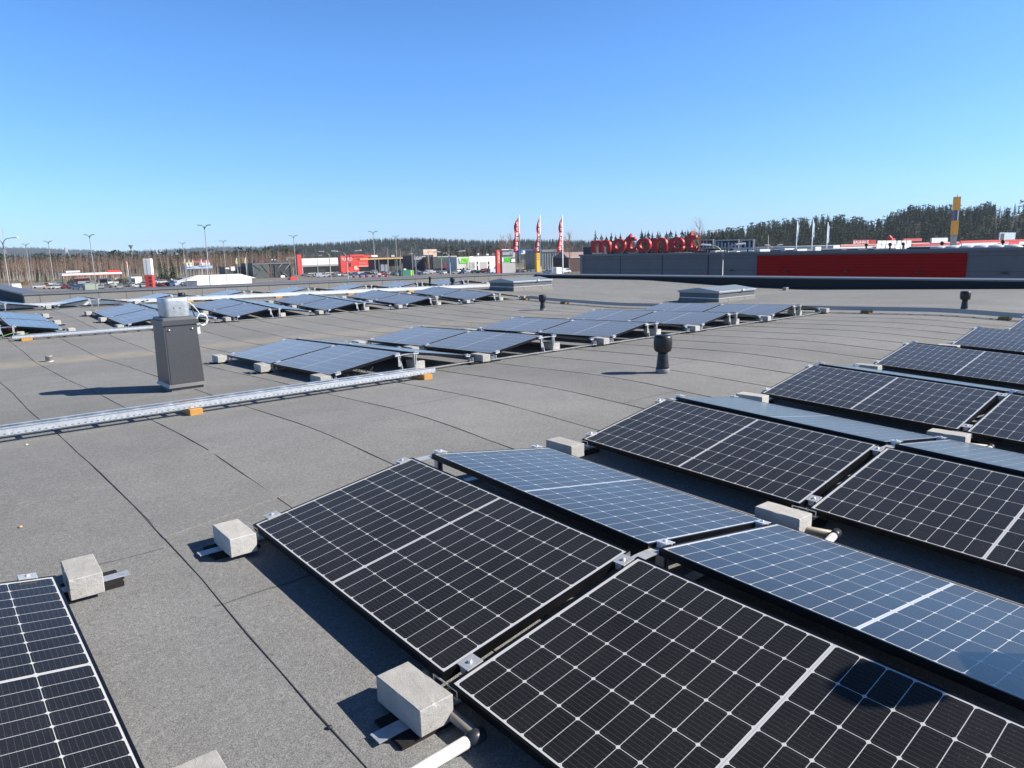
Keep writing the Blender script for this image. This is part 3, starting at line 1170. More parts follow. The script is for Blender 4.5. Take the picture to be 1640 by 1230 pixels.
dark_m = simple('aged grey pipe', (.3, .27, .22), .5, 0, .1, 10)
e = roof_hit(752, 1183, .05)
zc = lambda x, y: z_near(x, y) - .115 + .05
conduit([(e.x - .55, e.y - .02, zc(e.x - .5, e.y)), (e.x - .3, e.y - .01, zc(e.x - .3, e.y)), (e.x, e.y, zc(e.x, e.y))],
        [(e.x + .035, e.y + .01, zc(e.x, e.y)), (e.x + .03, e.y + .16, zc(e.x, e.y) + .005), (e.x + .09, e.y + .4, zc(e.x, e.y) + .01)], 'white conduit pipe on the roof below the nearest concrete block')
e = roof_hit(1336, 856, .05)
conduit([(e.x - .6, e.y - .1, zc(e.x - .5, e.y)), (e.x, e.y, zc(e.x, e.y))],
        [(e.x + .01, e.y + .02, zc(e.x, e.y)), (e.x - .06, e.y + .22, zc(e.x, e.y) + .005), (e.x - .08, e.y + .34, zc(e.x, e.y) + .005)], 'white conduit pipe end between the first and second ridges of the near array')
e = roof_hit(1586, 716, .05)
conduit([(e.x - .6, e.y - .1, zc(e.x - .5, e.y)), (e.x, e.y, zc(e.x, e.y))],
        [(e.x + .01, e.y + .02, zc(e.x, e.y)), (e.x - .06, e.y + .22, zc(e.x, e.y) + .005), (e.x - .08, e.y + .34, zc(e.x, e.y) + .005)], 'white conduit pipe end between the second and third ridges of the near array')
b0 = roof_hit(735, 1120, .05)
tag(MB().tube([b0 + Vector((-.08, .05, .03)), b0 + Vector((0, .02, .045)), b0 + Vector((.06, -.01, .03)), b0 + Vector((.14, -.12, .02)), b0 + Vector((.17, -.25, .01)), b0 + Vector((.1, -.3, .0))], .004, 6).build('earth_wire', CABLE_GREEN),
    'thin green earth wire beside the nearest concrete block', 'wire')
p = roof_hit(20, 541, .03)
tag(MB().tube([p + Vector((-.5, .0, .0)), p + Vector((-.2, .02, .04)), p + Vector((.05, .12, .1)), p + Vector((.2, .2, .05)), p + Vector((.32, .2, .06))], .008, 6).build('earth_wire', CABLE_GREEN),
    'green cable leading off the left end of the shorter tray', 'wire')
p = roof_hit(18, 535, .08)
tag(MB().tube([p + Vector((-.06, .0, .15)), p + Vector((.0, .02, .06)), p + Vector((.08, .02, .12)), p + Vector((.16, .0, .04))], .012, 6).build('red_wire', CABLE_RED),
    'red wires hanging at the left end of the shorter tray', 'wire')
p = Vector((4.88, 7.98, roof_z(4.88, 7.98)))
m = MB()
for i in range(7):
    a = random.uniform(-.9, .1)
    b = a + random.uniform(.08, .25)
    h0 = .21 + a * .12
    m.tube([p + Vector((a, .03, h0)), p + Vector(((a + b) / 2, .0, h0 - random.uniform(.04, .12))), p + Vector((b, .05, h0 + .02))], .004, 5)
tag(m.build('loose_cables', CABLE_BLACK), 'thin black cables hanging under the open near end of the first middle ridge', 'cables')

# ================================================================== beyond the roof
tag(MB().add([(-9000, -3000, 0), (9000, -3000, 0), (9000, 9000, 0), (-9000, 9000, 0)], [(0, 1, 2, 3)]).build('ground', GROUND), kind='structure')


def ground_patch(name, pix, mat, z):
    """a sheet on the ground through (u, depth) corners"""
    pts = [flat(u, D, z) for u, D in pix]
    return tag(MB().add(pts, [tuple(range(len(pts)))]).build(name, mat), kind='structure')


ground_patch('parking_lot', [(-500, 60), (-120, 320), (900, 352), (960, 60)], ASPH, .004)
ground_patch('road', [(-150, 322), (-150, 334), (480, 352), (480, 340)], ASPH, .008)
ground_patch('service_yard', [(960, 20), (935, 85), (3200, 60), (4000, 20)], ASPH, .012)
ground_patch('dry_field', [(830, 305), (815, 420), (960, 420), (960, 305)], DRY, .006)


class Facade:
    """building with its visible front set out along one straight line"""

    def __init__(s, name, label, cat, u0, D0, u1, D1, vtop, depth, wall, group=None, roofm=None, zt=None, zb=0.0, over=.15, along=True):
        s.a, s.b = flat(u0, D0), flat(u1, D1)
        if along:                                    # front runs parallel to our long parapet
            q = flat(u1, 100.0)
            s.b = Vector((q.x * s.a.y / q.y, s.a.y, 0))
        ztop = zt if zt is not None else aim(u0, vtop, D0).z
        s.h = ztop
        s.d = (s.b - s.a).normalized()
        s.n = Vector((s.d.y, -s.d.x, 0))            # towards the camera
        if s.n.dot(CAM - s.a) < 0: s.n = -s.n
        s.L = (s.b - s.a).length
        s.root = thing(name, label, cat, (s.a.x, s.a.y, zb), math.atan2(s.d.y, s.d.x), group)
        s.zb = zb
        s.M = s.root.matrix_basis.copy()
        s.Mi = s.M.inverted()
        s.sgn = 1 if (s.Mi.to_3x3() @ s.n).y > 0 else -1
        back = -s.sgn * depth
        m = MB()
        m.box(0, min(0, back), 0, s.L, max(0, back), ztop - zb)
        s.wall = m.build('wall', wall, s.root)
        if roofm:
            m = MB()
            m.box(-over, min(s.sgn * over, back - s.sgn * over), ztop - zb + .002, s.L + over, max(s.sgn * over, back - s.sgn * over), ztop - zb + .3)
            m.build('roof', roofm, s.root)
        s.depth = depth

    def hit(s, u, v, off=0.0):
        d = ray(u, v)
        P = s.a + s.n * off
        t = (P - CAM).dot(s.n) / d.dot(s.n)
        return s.Mi @ (CAM + d * t)

    def panel(s, name, u0, v0, u1, v1, mat, th=.12, sub=None, off=0.0, z0=None):
        um = (u0 + u1) / 2
        p, q = s.hit(u0, v0, off), s.hit(u1, v1, off)
        p.z, q.z = s.hit(um, v0, off).z, s.hit(um, v1, off).z
        y0 = s.sgn * (off + .003)
        y1 = s.sgn * (off + .003 + th)
        m = MB()
        zl = q.z if z0 is None else z0
        m.box(min(p.x, q.x), min(y0, y1), zl, max(p.x, q.x), max(y0, y1), p.z)
        return m.build(name, mat, sub or s.root)

    def text(s, txt, u0, v0, u1, v1, mat, off=.13, ext=.04, fat=0.0, sub=None, name='lettering'):
        me = add_label_text(txt, mat, 1.0, .5, fat)
        xs = np.empty(len(me.vertices) * 3, np.float32)
        me.vertices.foreach_get('co', xs)
        xs = xs.reshape(-1, 3)
        p, q = s.hit(u0, v0, off), s.hit(u1, v1, off)
        x0, x1 = xs[:, 0].min(), xs[:, 0].max()
        y0, y1 = xs[:, 1].min(), xs[:, 1].max()
        out = np.empty_like(xs)
        out[:, 0] = p.x + (xs[:, 0] - x0) / (x1 - x0) * (q.x - p.x)
        out[:, 2] = q.z + (xs[:, 1] - y0) / (y1 - y0) * (p.z - q.z)
        out[:, 1] = s.sgn * (off + ext * (xs[:, 2] + .5))
        me.vertices.foreach_set('co', out.ravel())
        recalc(me)
        return link(name, me, sub or s.root)


# ------------------------------------------------------------------ the red and grey store on the right
GREYCLAD = make_ribbed('grey sandwich panels', (.175, .175, .18), 1.2, .7, .5, 2, .02)
REDCLAD = make_ribbed('red profiled cladding', (.40, .006, .006), .28, .72, .42, 2, .14)
f = Facade('retail_store', 'long grey store with a red cladded section and red rooftop sign beyond the right parapet', 'store building', 930, 90, 1760, 50.5, 407.6, 45, GREYCLAD, roofm=None, zt=8.25, along=False)
STORE = f
f.panel('red_cladding', 1213.5, 407.2, 1544, 470, REDCLAD, .08, z0=.3)
for u in (993.5, 1060.5, 1134):
    f.panel('panel_joint', u - .35, 409, u + .35, 470, BLACKP, .012, z0=.3)
f.panel('corner_post', 929.5, 407.8, 934, 470, COPING_LIGHT, .05, z0=.3)
m = MB()
m.box(-.15, min(0, f.sgn * .22) - (0 if f.sgn > 0 else 0), 8.20, f.L, max(0, f.sgn * .22), 8.42)
m.build('roof_edge', simple('store roof edge', (.16, .17, .19), .5, .2, .05), f.root)
m = MB()
m.box(.2, min(-f.sgn * .4, -f.sgn * 44.6), 8.252, f.L - .2, max(-f.sgn * .4, -f.sgn * 44.6), 8.30)
m.build('roof', simple('store roof felt', (.2, .2, .2), .9, 0, .1, 1), f.root)
for u, v in ((1172, 432.5), (1260, 434), (1358, 435), (1474, 436), (1610, 437)):
    q = f.hit(u, v)
    m = MB()
    m.bbox(q.x - .22, min(f.sgn * .1, f.sgn * .42), q.z - .03, q.x + .22, max(f.sgn * .1, f.sgn * .42), q.z + .04, .01)
    m.bbox(q.x - .05, min(f.sgn * .09, f.sgn * .3), q.z - .09, q.x + .05, max(f.sgn * .09, f.sgn * .3), q.z - .02, .01)
    m.build('wall_lamp', PVC_DARK, f.root)


def on_store(u, back, z=8.3):
    """point on the store roof, `back` metres behind the wall line, under sight column u"""
    d = ray(u, 400)
    P = STORE.a - STORE.n * back
    t = (P - CAM).dot(STORE.n) / d.dot(STORE.n)
    p = CAM + d * t
    return Vector((p.x, p.y, z)), t


# red letters
rz_store = math.atan2(STORE.d.y, STORE.d.x)
p0, _ = on_store(948, 2.0)
sg = thing('rooftop_sign', 'big red rounded lettering on the roof edge of the grey store', 'sign', p0, rz_store)
LET = [('m', 948, 978.5, 384, 404.8), ('o', 981, 1002.5, 381.8, 404.6), ('t', 1001, 1019.5, 373.5, 404.4), ('o', 1020, 1043, 380.5, 404.2), ('n', 1046, 1069, 380, 404), ('e', 1070.5, 1096.5, 378.8, 403.6), ('t', 1097.5, 1117.5, 370, 403.2)]
PL0 = STORE.a - STORE.n * 2.0
for ch, u0, u1, v0, v1 in LET:
    me = add_label_text(ch, RED_DEEP, 1.0, .5, .022)
    xs = np.empty(len(me.vertices) * 3, np.float32)
    me.vertices.foreach_get('co', xs)
    xs = xs.reshape(-1, 3)

    def hh(u, v):
        d = ray(u, v)
        return CAM + d * ((PL0 - CAM).dot(STORE.n) / d.dot(STORE.n))
    a, b = hh(u0, v1), hh(u1, v0)
    li = sg.matrix_basis.inverted()
    la, lb = li @ a, li @ b
    x0, x1 = xs[:, 0].min(), xs[:, 0].max()
    y0, y1 = xs[:, 1].min(), xs[:, 1].max()
    out = np.empty_like(xs)
    out[:, 0] = la.x + (xs[:, 0] - x0) / (x1 - x0) * (lb.x - la.x)
    out[:, 2] = la.z + (xs[:, 1] - y0) / (y1 - y0) * (lb.z - la.z)
    out[:, 1] = (xs[:, 2]) * .34
    me.vertices.foreach_set('co', out.ravel())
    recalc(me)
    link('letter', me, sg)
    xm = (la.x + lb.x) / 2
    MB().box(xm - .05, .3, 0, xm + .05, .4, la.z + .8).build('sign_leg', BLACKP, sg)
MB().box(-.2, .28, .02, (sg.matrix_basis.inverted() @ hh(1117, 400)).x, .30, .12).build('sign_rail', COPING_LIGHT, sg)

# back frames of the second rooftop sign
p0, D0 = on_store(1122, 3.0)
sg2 = thing('rooftop_sign', 'three dark sign boxes with pale frames standing on the grey store roof', 'sign', p0, rz_store)
li = sg2.matrix_basis.inverted()
PL1 = STORE.a - STORE.n * 3.0


def hp(u, v):
    d = ray(u, v)
    return li @ (CAM + d * ((PL1 - CAM).dot(STORE.n) / d.dot(STORE.n)))


FRAMEM = simple('pale sign frame', (.42, .43, .44), .5, .2, .06)
for u0, u1 in ((1121.8, 1143.5), (1146, 1184.5), (1187.5, 1208.5)):
    a, b = hp(u0, 398.5), hp(u1, 383)
    m = MB()
    m.box(a.x, -.05, a.z, b.x, .18, b.z)
    m.build('sign_box', BLACKP, sg2)
    m = MB()
    w = .13
    ys = (-.12, -.055) if STORE.sgn < 0 else (.19, .25)
    m.box(a.x, ys[0], b.z - w, b.x, ys[1], b.z)
    m.box(a.x, ys[0], a.z, b.x, ys[1], a.z + w)
    m.box(a.x, ys[0], a.z + w, a.x + w, ys[1], b.z - w)
    m.box(b.x - w, ys[0], a.z + w, b.x, ys[1], b.z - w)
    m.build('sign_frame', FRAMEM, sg2)
    n = max(3, int((b.x - a.x) / .42))
    for i in range(1, n):
        x = a.x + (b.x - a.x) * i / n
        hcut = random.choice((.62, .74, .8))
        MB().box(x - .09, ys[0] + .01, a.z + w, x + .09, ys[1] - .005, a.z + (b.z - a.z) * hcut).build('letter_back', FRAMEM, sg2)
    MB().box((a.x + b.x) / 2 - .06, -.04, 0, (a.x + b.x) / 2 + .06, .1, a.z).build('sign_leg', BLACKP, sg2)


def roof_box(u0, u1, v0, back, dep, mat, label, cat, zb=8.3, grp=None, name='roof_unit'):
    P = STORE.a - STORE.n * back
    d0, d1 = ray(u0, v0), ray(u1, v0)
    a = CAM + d0 * ((P - CAM).dot(STORE.n) / d0.dot(STORE.n))
    b = CAM + d1 * ((P - CAM).dot(STORE.n) / d1.dot(STORE.n))
    L = (Vector((b.x, b.y, 0)) - Vector((a.x, a.y, 0))).length
    h = max(.12, a.z - zb)
    m = MB().bbox(0, min(0, -STORE.sgn * dep), 0, L, max(0, -STORE.sgn * dep), h, .03)
    o = m.build(name, mat)
    o.location = (a.x, a.y, zb)
    o.rotation_euler = (0, 0, rz_store)
    return tag(o, label, cat, grp)


PALE = simple('pale roof unit', (.55, .56, .57), .6, 0, .06)
DKBOX = simple('dark roof unit', (.035, .04, .055), .6, 0, .1)
rb = [(934, 948, 396, 6, 3, DKBOX, 'small dark plant box at the left end of the grey store roof'), (1112, 1137, 402.2, 5, 3, DKBOX, 'dark plant box below the first pale sign frame'),
      (1137, 1146, 401.6, 4, 2, PALE, 'small pale duct box below the first sign gap'), (1147, 1166, 402.6, 4, 2, PALE, 'pale roof hump left of the twin street lamp arms'),
      (1167, 1180, 402.4, 4, 2, PALE, 'pale roof hump right of the twin street lamp arms'), (1185, 1206, 402, 4, 2, PALE, 'long pale roof hump below the third sign box'),
      (1208, 1217, 399.5, 4, 2, PALE, 'short pale duct at the start of the red cladding'), (1222, 1250, 401, 8, 5, DKBOX, 'dark flat roof unit above the left end of the red cladding'),
      (1250, 1257, 398, 8, 2, PALE, 'small grey duct right of the dark flat roof unit'), (1257, 1270, 400.5, 7, 3, DKBOX, 'short dark roof unit between two grey ducts'),
      (1270, 1277, 399, 6, 2, PALE, 'small grey duct left of the blue flags'), (1302, 1306, 395.5, 6, 1.2, PALE, 'upright white duct below the blue flags'),
      (1306, 1348, 400, 9, 6, DKBOX, 'wide dark roof unit right of the upright white duct'), (1356, 1374, 399, 8, 4, DKBOX, 'dark roof box below the red letters'),
      (1380, 1400, 399.8, 10, 5, DKBOX, 'low dark roof strip left of the white letter sign'), (1452, 1490, 396.5, 12, 8, DKBOX, 'big dark roof box right of the white letter sign'),
      (1400, 1690, 398.6, 26, 3, simple('navy roof upstand', (.02, .024, .035), .7, 0, .1), 'long dark navy upstand across the store roof')]
for q in rb: roof_box(q[0], q[1], q[2], q[3], q[4], q[5], q[6], 'roof unit', grp='units on the grey store roof')
for i, u in enumerate((1504, 1526, 1549, 1571.5, 1596, 1622)):
    p, D = on_store(u, 7.0)
    o = MB().lathe([(.62, 0), (.62, .10), (.55, .18), (.36, .27), (.15, .315), (.02, .325)], 20).build('skylight_dome', PALE)
    o.location = p
    o.scale = (1.1, 1.1, 1)
    tag(o, f'{ORD[i + 1]} pale skylight dome from the left on the grey store roof', 'skylight', 'skylight domes')
for i, (u, back) in enumerate(((1387, 14), (1425, 10), (1508, 16), (1605, 16), (1446, 18))):
    p, D = on_store(u, back)
    o = MB().lathe([(.09, 0), (.08, .35), (.16, .38), (.17, .6), (.1, .68)], 12).build('roof_vent', PLAST_BLACK)
    o.location = p
    tag(o, f'tiny black vent on the grey store roof, {ORD[i + 1]} built from the left', 'roof vent', 'store roof vents')

# white letter sign, seen from behind, further right
p0, D0 = on_store(1403, 16.0)
sg3 = thing('rooftop_sign', 'white rooftop letter sign in two rows seen from behind', 'sign', p0, 0.0)
li = sg3.matrix_basis.inverted()
PY1 = p0.y


def hp(u, v):
    d = ray(u, v)
    return li @ (CAM + d * (PY1 / d.y))


for r_, (va, vb) in enumerate(((385.3, 391.0), (391.6, 398.8))):
    u = 1403.0 + (2 if r_ == 0 else 0)
    while u < 1456:
        w = random.uniform(4.2, 8.5)
        a, b = hp(u, vb), hp(min(u + w, 1459), va)
        MB().box(min(a.x, b.x), -.04, a.z, max(a.x, b.x), .04, b.z).build('letter_back', WHITE, sg3)
        u += w + random.choice((.7, 1.1, 1.6))
a, b = hp(1403, 399.2), hp(1459, 399.2)
MB().box(a.x, .06, a.z - .06, b.x, .14, a.z + .05).build('sign_rail', COPING_LIGHT, sg3)
for u in (1410, 1430, 1450):
    a = hp(u, 392)
    MB().box(a.x - .03, .05, 0, a.x + .03, .12, a.z).build('sign_leg', COPING_LIGHT, sg3)

# ------------------------------------------------------------------ red and white store far right
LIGHTCLAD = make_ribbed('light grey cladding', (.62, .62, .62), 3.0, .8, .6, 0, .02)
f = Facade('retail_store', 'far red and white store with a red roof band below the wooded hill', 'store building', 1335, 232, 1660, 215, 393.2, 40, LIGHTCLAD, zt=None)
f.panel('red_band', 1460, 389.2, 1537, 392.4, RED, .3)
f.panel('red_band', 1537, 384.2, 1659, 387.2, RED, .4, z0=None)
f.panel('upper_wall', 1540, 387.2, 1659, 394, LIGHTCLAD, .2)
f.panel('letter_board', 1365.5, 384.2, 1393, 390.6, simple('dark red board', (.33, .02, .03), .5, 0, .05), .2)
f.text('BAUHAUS', 1367, 385.4, 1391, 389.8, WHITE, .24, .05)
f.panel('red_band', 1393, 384.4, 1402, 390, simple('dull red band', (.4, .05, .05), .5, 0, .05), .2)
f.panel('red_band', 1346, 390.8, 1402, 394, simple('pale red wall', (.5, .22, .2), .6, 0, .05), .2)
f.panel('red_box', 1445, 382.0, 1474, 386.5, simple('dull red box', (.45, .07, .07), .5, 0, .05), .5)
f.panel('grey_hall', 1490, 381, 1515, 389, PALE, .6)
f.panel('emblem', 1615, 386.5, 1631, 391.5, RED, .25)
f.panel('billboard_stand', 1600, 372.5, 1624, 384, simple('bluish billboard', (.4, .48, .55), .6, 0, .15, .6), .4)
f.panel('billboard_post', 1601, 374, 1606, 384.2, BLACKP, .45)
f.panel('wall_lettering', 1597, 388.6, 1614, 390.2, RED, .23)
o = Facade('red_gable', 'small red roof gable behind the white letter sign', 'building', 1419, 250, 1428, 249, 382, 8, RED, along=False).root
p = flat(1424, 246)
hz = aim(1424, 384, 246).z
loft([[(-.9, 0, 0), (.9, 0, 0), (.9, 4, 0), (-.9, 4, 0)], [(-.15, 0, 1.1), (.15, 0, 1.1), (.15, 4, 1.1), (-.15, 4, 1.1)]], simple('dull orange red', (.36, .07, .03), .6), 'gable_roof', o).location = (1.0, -2, aim(1424, 381.9, 246).z)

# yellow tower
D = 262
pt = flat(1527, D)
t = thing('sign_tower', 'tall yellow sign tower with a dark middle section in front of the wooded hill', 'sign tower', pt, -YAW * 0 + R(-38))
zz = [aim(1530, v, D).z for v in (385, 376, 353.5, 337, 316)]
MB().box(-.75, -.75, 0, .75, .75, zz[1] - .05).build('base_post', GREYP, t)
MB().box(-.88, -.88, zz[1], .88, .88, zz[2]).build('lower_panel', YELLOW, t)
MB().box(-.8, -.8, zz[2] + .01, .8, .8, zz[3] - .01).build('middle_panel', simple('dark tower panel', (.1, .1, .14), .4, 0, .1), t)
MB().box(-.88, -.88, zz[3], .88, .88, zz[4]).build('upper_panel', YELLOW, t)
MB().tube([(0, 0, zz[4]), (0, 0, zz[4] + 1.0)], .07, 6).build('mast', BLACKP, t)
MB().box(.1, -.9, zz[2] + .05, .5, -.803, zz[3] - .05).build('pale_strip', WHITE, t)

# ------------------------------------------------------------------ stores across the lot
WALLDARK = simple('dark grey store wall', (.045, .048, .055), .6, 0, .1, .4)
DGREEN = simple('dark green grey steel', (.07, .085, .085), .6, .2, .15, .5)
f = Facade('unfinished_hall', 'dark steel hall with open side and diagonal braces beyond the long parapet', 'hall', 403.5, 314, 466, 309, 421.5, 14, BLACKP)
f.panel('side_wall', 403.5, 422, 432, 452, DGREEN, .2, z0=.1)
for (ua, va, ub, vb) in ((404, 424, 418, 433), (418, 433, 404, 446), (418, 424, 432, 440), (452, 422, 437, 440), (465, 422, 445, 446), (465, 446, 450, 434)):
    a, b = f.hit(ua, va, .3), f.hit(ub, vb, .3)
    MB().tube([a, b], .16, 4).build('brace', COPING_LIGHT if ua > 435 else WALLDARK, f.root)
for u in (433, 440, 465):
    a = f.hit(u, 422, .3)
    MB().box(a.x - .15, a.y - .1, 0, a.x + .15, a.y + .1, a.z).build('post', DGREEN, f.root)
f.panel('top_beam', 403.5, 421.2, 466, 423, COPING_LIGHT, .35)
f.panel('inner_crate', 449, 441, 456, 447, WHITE, .5)

f = Facade('retail_store', 'black electronics store with a small tower and white lettering left of the red pylon', 'store building', 415, 388, 479, 380, 416.4, 9, WALLDARK)
f.panel('burgundy_band', 415, 415.8, 424, 420, simple('burgundy band', (.25, .02, .06), .5), .2)
f.panel('tower', 456, 409.2, 476.5, 440, BLACKP, .8, z0=0)
f.text('GIGANTTI', 461.5, 412, 471, 415.4, WHITE, .84)
f.panel('emblem', 457.5, 412, 460, 417.5, GREYP, .85)
for u in (434, 438.5):
    f.panel('roof_vent', u, 415, u + 2.5, 416.8, WHITE, .6)

f = Facade('pylon_sign', 'red sign pylon left of the long white store', 'sign pylon', 475.5, 359, 482.6, 358, 407.8, 1.6, RED)
f.panel('edge_strip', 475.5, 408.5, 476.6, 440, BLACKP, .03, z0=.2)

f = Facade('retail_store', 'long white store with dark shop windows between red pylon and red store', 'store building', 483, 383, 547, 378, 414.2, 9, WHITE)
f.panel('shop_window', 485, 426.5, 545, 436, GLASSDARK, .1, z0=.3)
f.panel('grey_band', 483.5, 423.4, 546, 426.2, GREYP, .12)
f.panel('entrance', 511, 431, 521, 437, BLACKP, .3, z0=.1)

f = Facade('retail_store', 'bright red discount store with white lettering beyond the car park', 'store building', 545, 375, 604, 367, 409.6, 3, RED)
f.panel('upper_block', 560, 407.6, 583, 411, RED, .3)
f.text('PUUILO', 547.2, 412.8, 564.2, 417.4, WHITE, .16)
f.text('PUUILO', 575, 419.6, 588, 423.2, simple('pale red letters', (.75, .4, .36), .5), .16)
f.panel('entrance_frame', 573, 425, 601.5, 427, simple('pale red frame', (.8, .3, .26), .5), .5)
f.panel('entrance_glass', 576, 427, 599, 436, GLASSDARK, .2, z0=.2)
f.panel('poster', 567, 426, 574, 432, simple('pale pink poster', (.75, .5, .46), .6), .15)
f.panel('black_step', 558.5, 421, 562, 427, BLACKP, .12)

f = Facade('retail_store', 'dark store block under a long timber canopy right of the red store', 'store building', 603, 367, 661, 362, 411.8, 9, WALLDARK)
f.panel('timber_canopy', 571, 413.2, 650, 415.2, TIMBER, 3.5)
for u in (607, 621, 633, 640):
    f.panel('canopy_post', u - .4, 415, u + .4, 440, LAMP_GREY, .2, off=3.0, z0=0)
f.panel('roof_unit', 594.5, 408.6, 604, 411.6, WHITE, .4)
f.panel('roof_unit', 626, 408.4, 631.5, 411.4, GREYP, .4)
f.panel('glass_lobby', 606.5, 423.5, 619, 437, simple('lobby glass', (.25, .28, .32), .2, 0, .2, .3), 2.0, z0=0)

f = Facade('retail_store', 'black electronics store with white lettering below the rooftop board', 'store building', 660, 359, 694, 356, 409, 9, BLACKP)
f.panel('navy_wall', 660.5, 409.4, 683, 436, simple('navy wall', (.02, .03, .06), .5, 0, .08), .15, z0=.2)
f.text('GIGANTTI', 663.2, 411, 681.2, 415.6, WHITE, .2)
f = Facade('roof_board', 'pale rusty rooftop board above the black store', 'board', 678, 406, 699.5, 403, 399.4, .6, simple('rusty board', (.55, .46, .40), .7, 0, .25, .8))
f.panel('orange_patch', 684, 402, 690, 405, simple('orange patch', (.7, .3, .1), .6), .05)
f.panel('orange_patch', 693, 402.5, 698, 406, simple('orange patch', (.7, .3, .1), .6), .05)

f = Facade('retail_store', 'dark store with green lettering and red doorway left of the white store', 'store building', 693, 356, 732, 352, 411.6, 9, WALLDARK)
f.text('TEXTI', 700, 413.4, 716, 416.4, simple('green letters', (.05, .3, .1), .5), .16)
f.panel('timber_edge', 722, 412.4, 731, 414, TIMBER, .3)
f.panel('red_doorway', 711, 421, 727, 431, simple('dark red doorway', (.25, .02, .03), .5, 0, .2, .4), .1)
f.panel('roof_band', 700, 410, 731, 411.8, GREYP, .3)

f = Facade('retail_store', 'low white store with lime green sign and two narrow windows beyond the parapet', 'store building', 731, 348, 794, 343, 411.8, 9, simple('light grey render', (.5, .5, .49), .7, 0, .04, .5))
f.panel('white_wall', 751, 410, 794, 438, WHITE, .15, z0=.2)
for a, b in ((752, 761.5), (768, 780)):
    f.panel('grey_panel', a, 419.5, b, 434, simple('grey wall panel', (.4, .4, .4), .6, 0, .05), .06, off=.155)
for u in (763.2, 781.2):
    f.panel('window', u, 419, u + 2.8, 432.5, GLASSDARK, .06, off=.155)
    f.panel('window_light', u + .8, 423, u + 2.0, 426, WHITE, .03, off=.22)
s_ = f.panel('shop_sign', 735.2, 412.8, 749.6, 421.4, GREEN, .3)
f.text('TYRU', 738.3, 415.2, 749, 419.4, simple('dark green letters', (.04, .33, .02), .5), .32, .04, .01)
f.panel('sign_emblem', 735.6, 413.2, 737.8, 418, WHITE, .04, off=.305)
f.panel('door', 737.5, 431, 739.3, 436, BLACKP, .05, z0=.1)
m = f.panel('roof_edge', 758, 408.4, 794, 410.2, WALLDARK, .3)
for u, v, w in ((764, 405.2, 2.6), (778, 406.4, 4), (787, 405.6, 4.4)):
    f.panel('roof_unit', u, v, u + w, 409, PALE if w < 4.2 else COPING, .4)

f = Facade('pylon_sign', 'red sign pylon with white vertical lettering beside the store panels', 'sign pylon', 795.4, 268, 803, 266, 400.2, 1.0, RED)
me = add_label_text('PUUILO', WHITE, 1.0, .5, 0)
a, b = f.hit(800.6, 421, .05), f.hit(797.6, 403.2, .05)
xs = np.empty(len(me.vertices) * 3, np.float32)
me.vertices.foreach_get('co', xs)
xs = xs.reshape(-1, 3)
fx = (xs[:, 0] - xs[:, 0].min()) / np.ptp(xs[:, 0])
fy = (xs[:, 1] - xs[:, 1].min()) / np.ptp(xs[:, 1])
out = np.empty_like(xs)
out[:, 0] = a.x - fy * (a.x - b.x)
out[:, 2] = a.z + fx * (b.z - a.z)
out[:, 1] = f.sgn * (.03 + .03 * (xs[:, 2] + .5))
me.vertices.foreach_set('co', out.ravel())
recalc(me)
link('lettering', me, f.root)

f = Facade('pylon_sign', 'store board frame with navy and green name panels next to the red pylon', 'sign pylon', 803.6, 269, 825, 268, 399.6, .5, GREYP)
f.panel('navy_panel', 803.8, 400.4, 821, 411, simple('navy board', (.05, .06, .10), .5), .1)
f.text('GIGANTTI', 804.8, 403.6, 820, 408, WHITE, .14)
f.panel('green_panel', 806, 412.4, 817.2, 420, simple('green board', (.03, .4, .03), .5), .1)
f.text('TYRU', 808, 414, 816.6, 418.6, GREEN, .14)
f.panel('white_mark', 803.9, 413, 806, 419.5, WHITE, .1)
f.panel('dark_panel', 817.4, 412.4, 825, 421, WALLDARK, .1)
f.panel('white_mark', 819, 414.5, 825, 419.8, WHITE, .06, off=.11)
f.panel('lower_grille', 804, 421.5, 822, 433, GREYP, .08, z0=.5)
f.panel('white_top', 803, 399.2, 814, 400.3, WHITE, .2)

# ------------------------------------------------------------------ petrol station on the left
f = Facade('petrol_station', 'petrol station with a long white and red canopy before the birch wood', 'petrol station', 117, 282, 140, 280, 446.2, 10, SALMON)
can = f.panel('canopy', 99, 437.2, 196, 441.0, WHITE, -9.0, off=11.0)
f.panel('canopy_stripe', 99, 439.9, 196, 440.9, RED, .05, off=11.01)
f.panel('canopy_board', 105, 433.6, 128, 436.4, WHITE, .4, off=10.5)
f.panel('canopy_board', 171.5, 432.4, 193, 436.6, RED, .4, off=10.5)
for u in (100.5, 118, 156, 177, 188):
    f.panel('canopy_post', u - .35, 441, u + .35, 460, LAMP_GREY, .3, off=6.0, z0=0)
for u in (152, 182.5):
    f.panel('fuel_pump', u, 448, u + 3, 457, RED, .8, off=6.0, z0=0)
    f.panel('pump_top', u, 445.5, u + 3, 448, WHITE, .8, off=6.0)
f.panel('kiosk', 159, 446.5, 174, 457, WALLDARK, 3, off=3.5, z0=0)
f.panel('kiosk_roof', 158, 445.8, 175, 446.8, WHITE, 3.5, off=3.4)
f = Facade('white_kiosk', 'small white gate shelter with dark opening right of the petrol pumps', 'kiosk', 207, 262, 224, 261, 443.8, 4, WHITE)
f.panel('opening', 210, 445.5, 217, 455, BLACKP, .1, z0=.1)
D = 228
t = thing('price_pylon', 'tall petrol price pylon, white above and red below, at the station', 'sign pylon', flat(236.5, D), R(-30))
zz = [aim(236, v, D).z for v in (456, 440.5, 414.3)]
MB().bbox(-1.15, -1.15, 0, 1.15, 1.15, zz[1] - .02, .1).build('red_panel', RED, t)
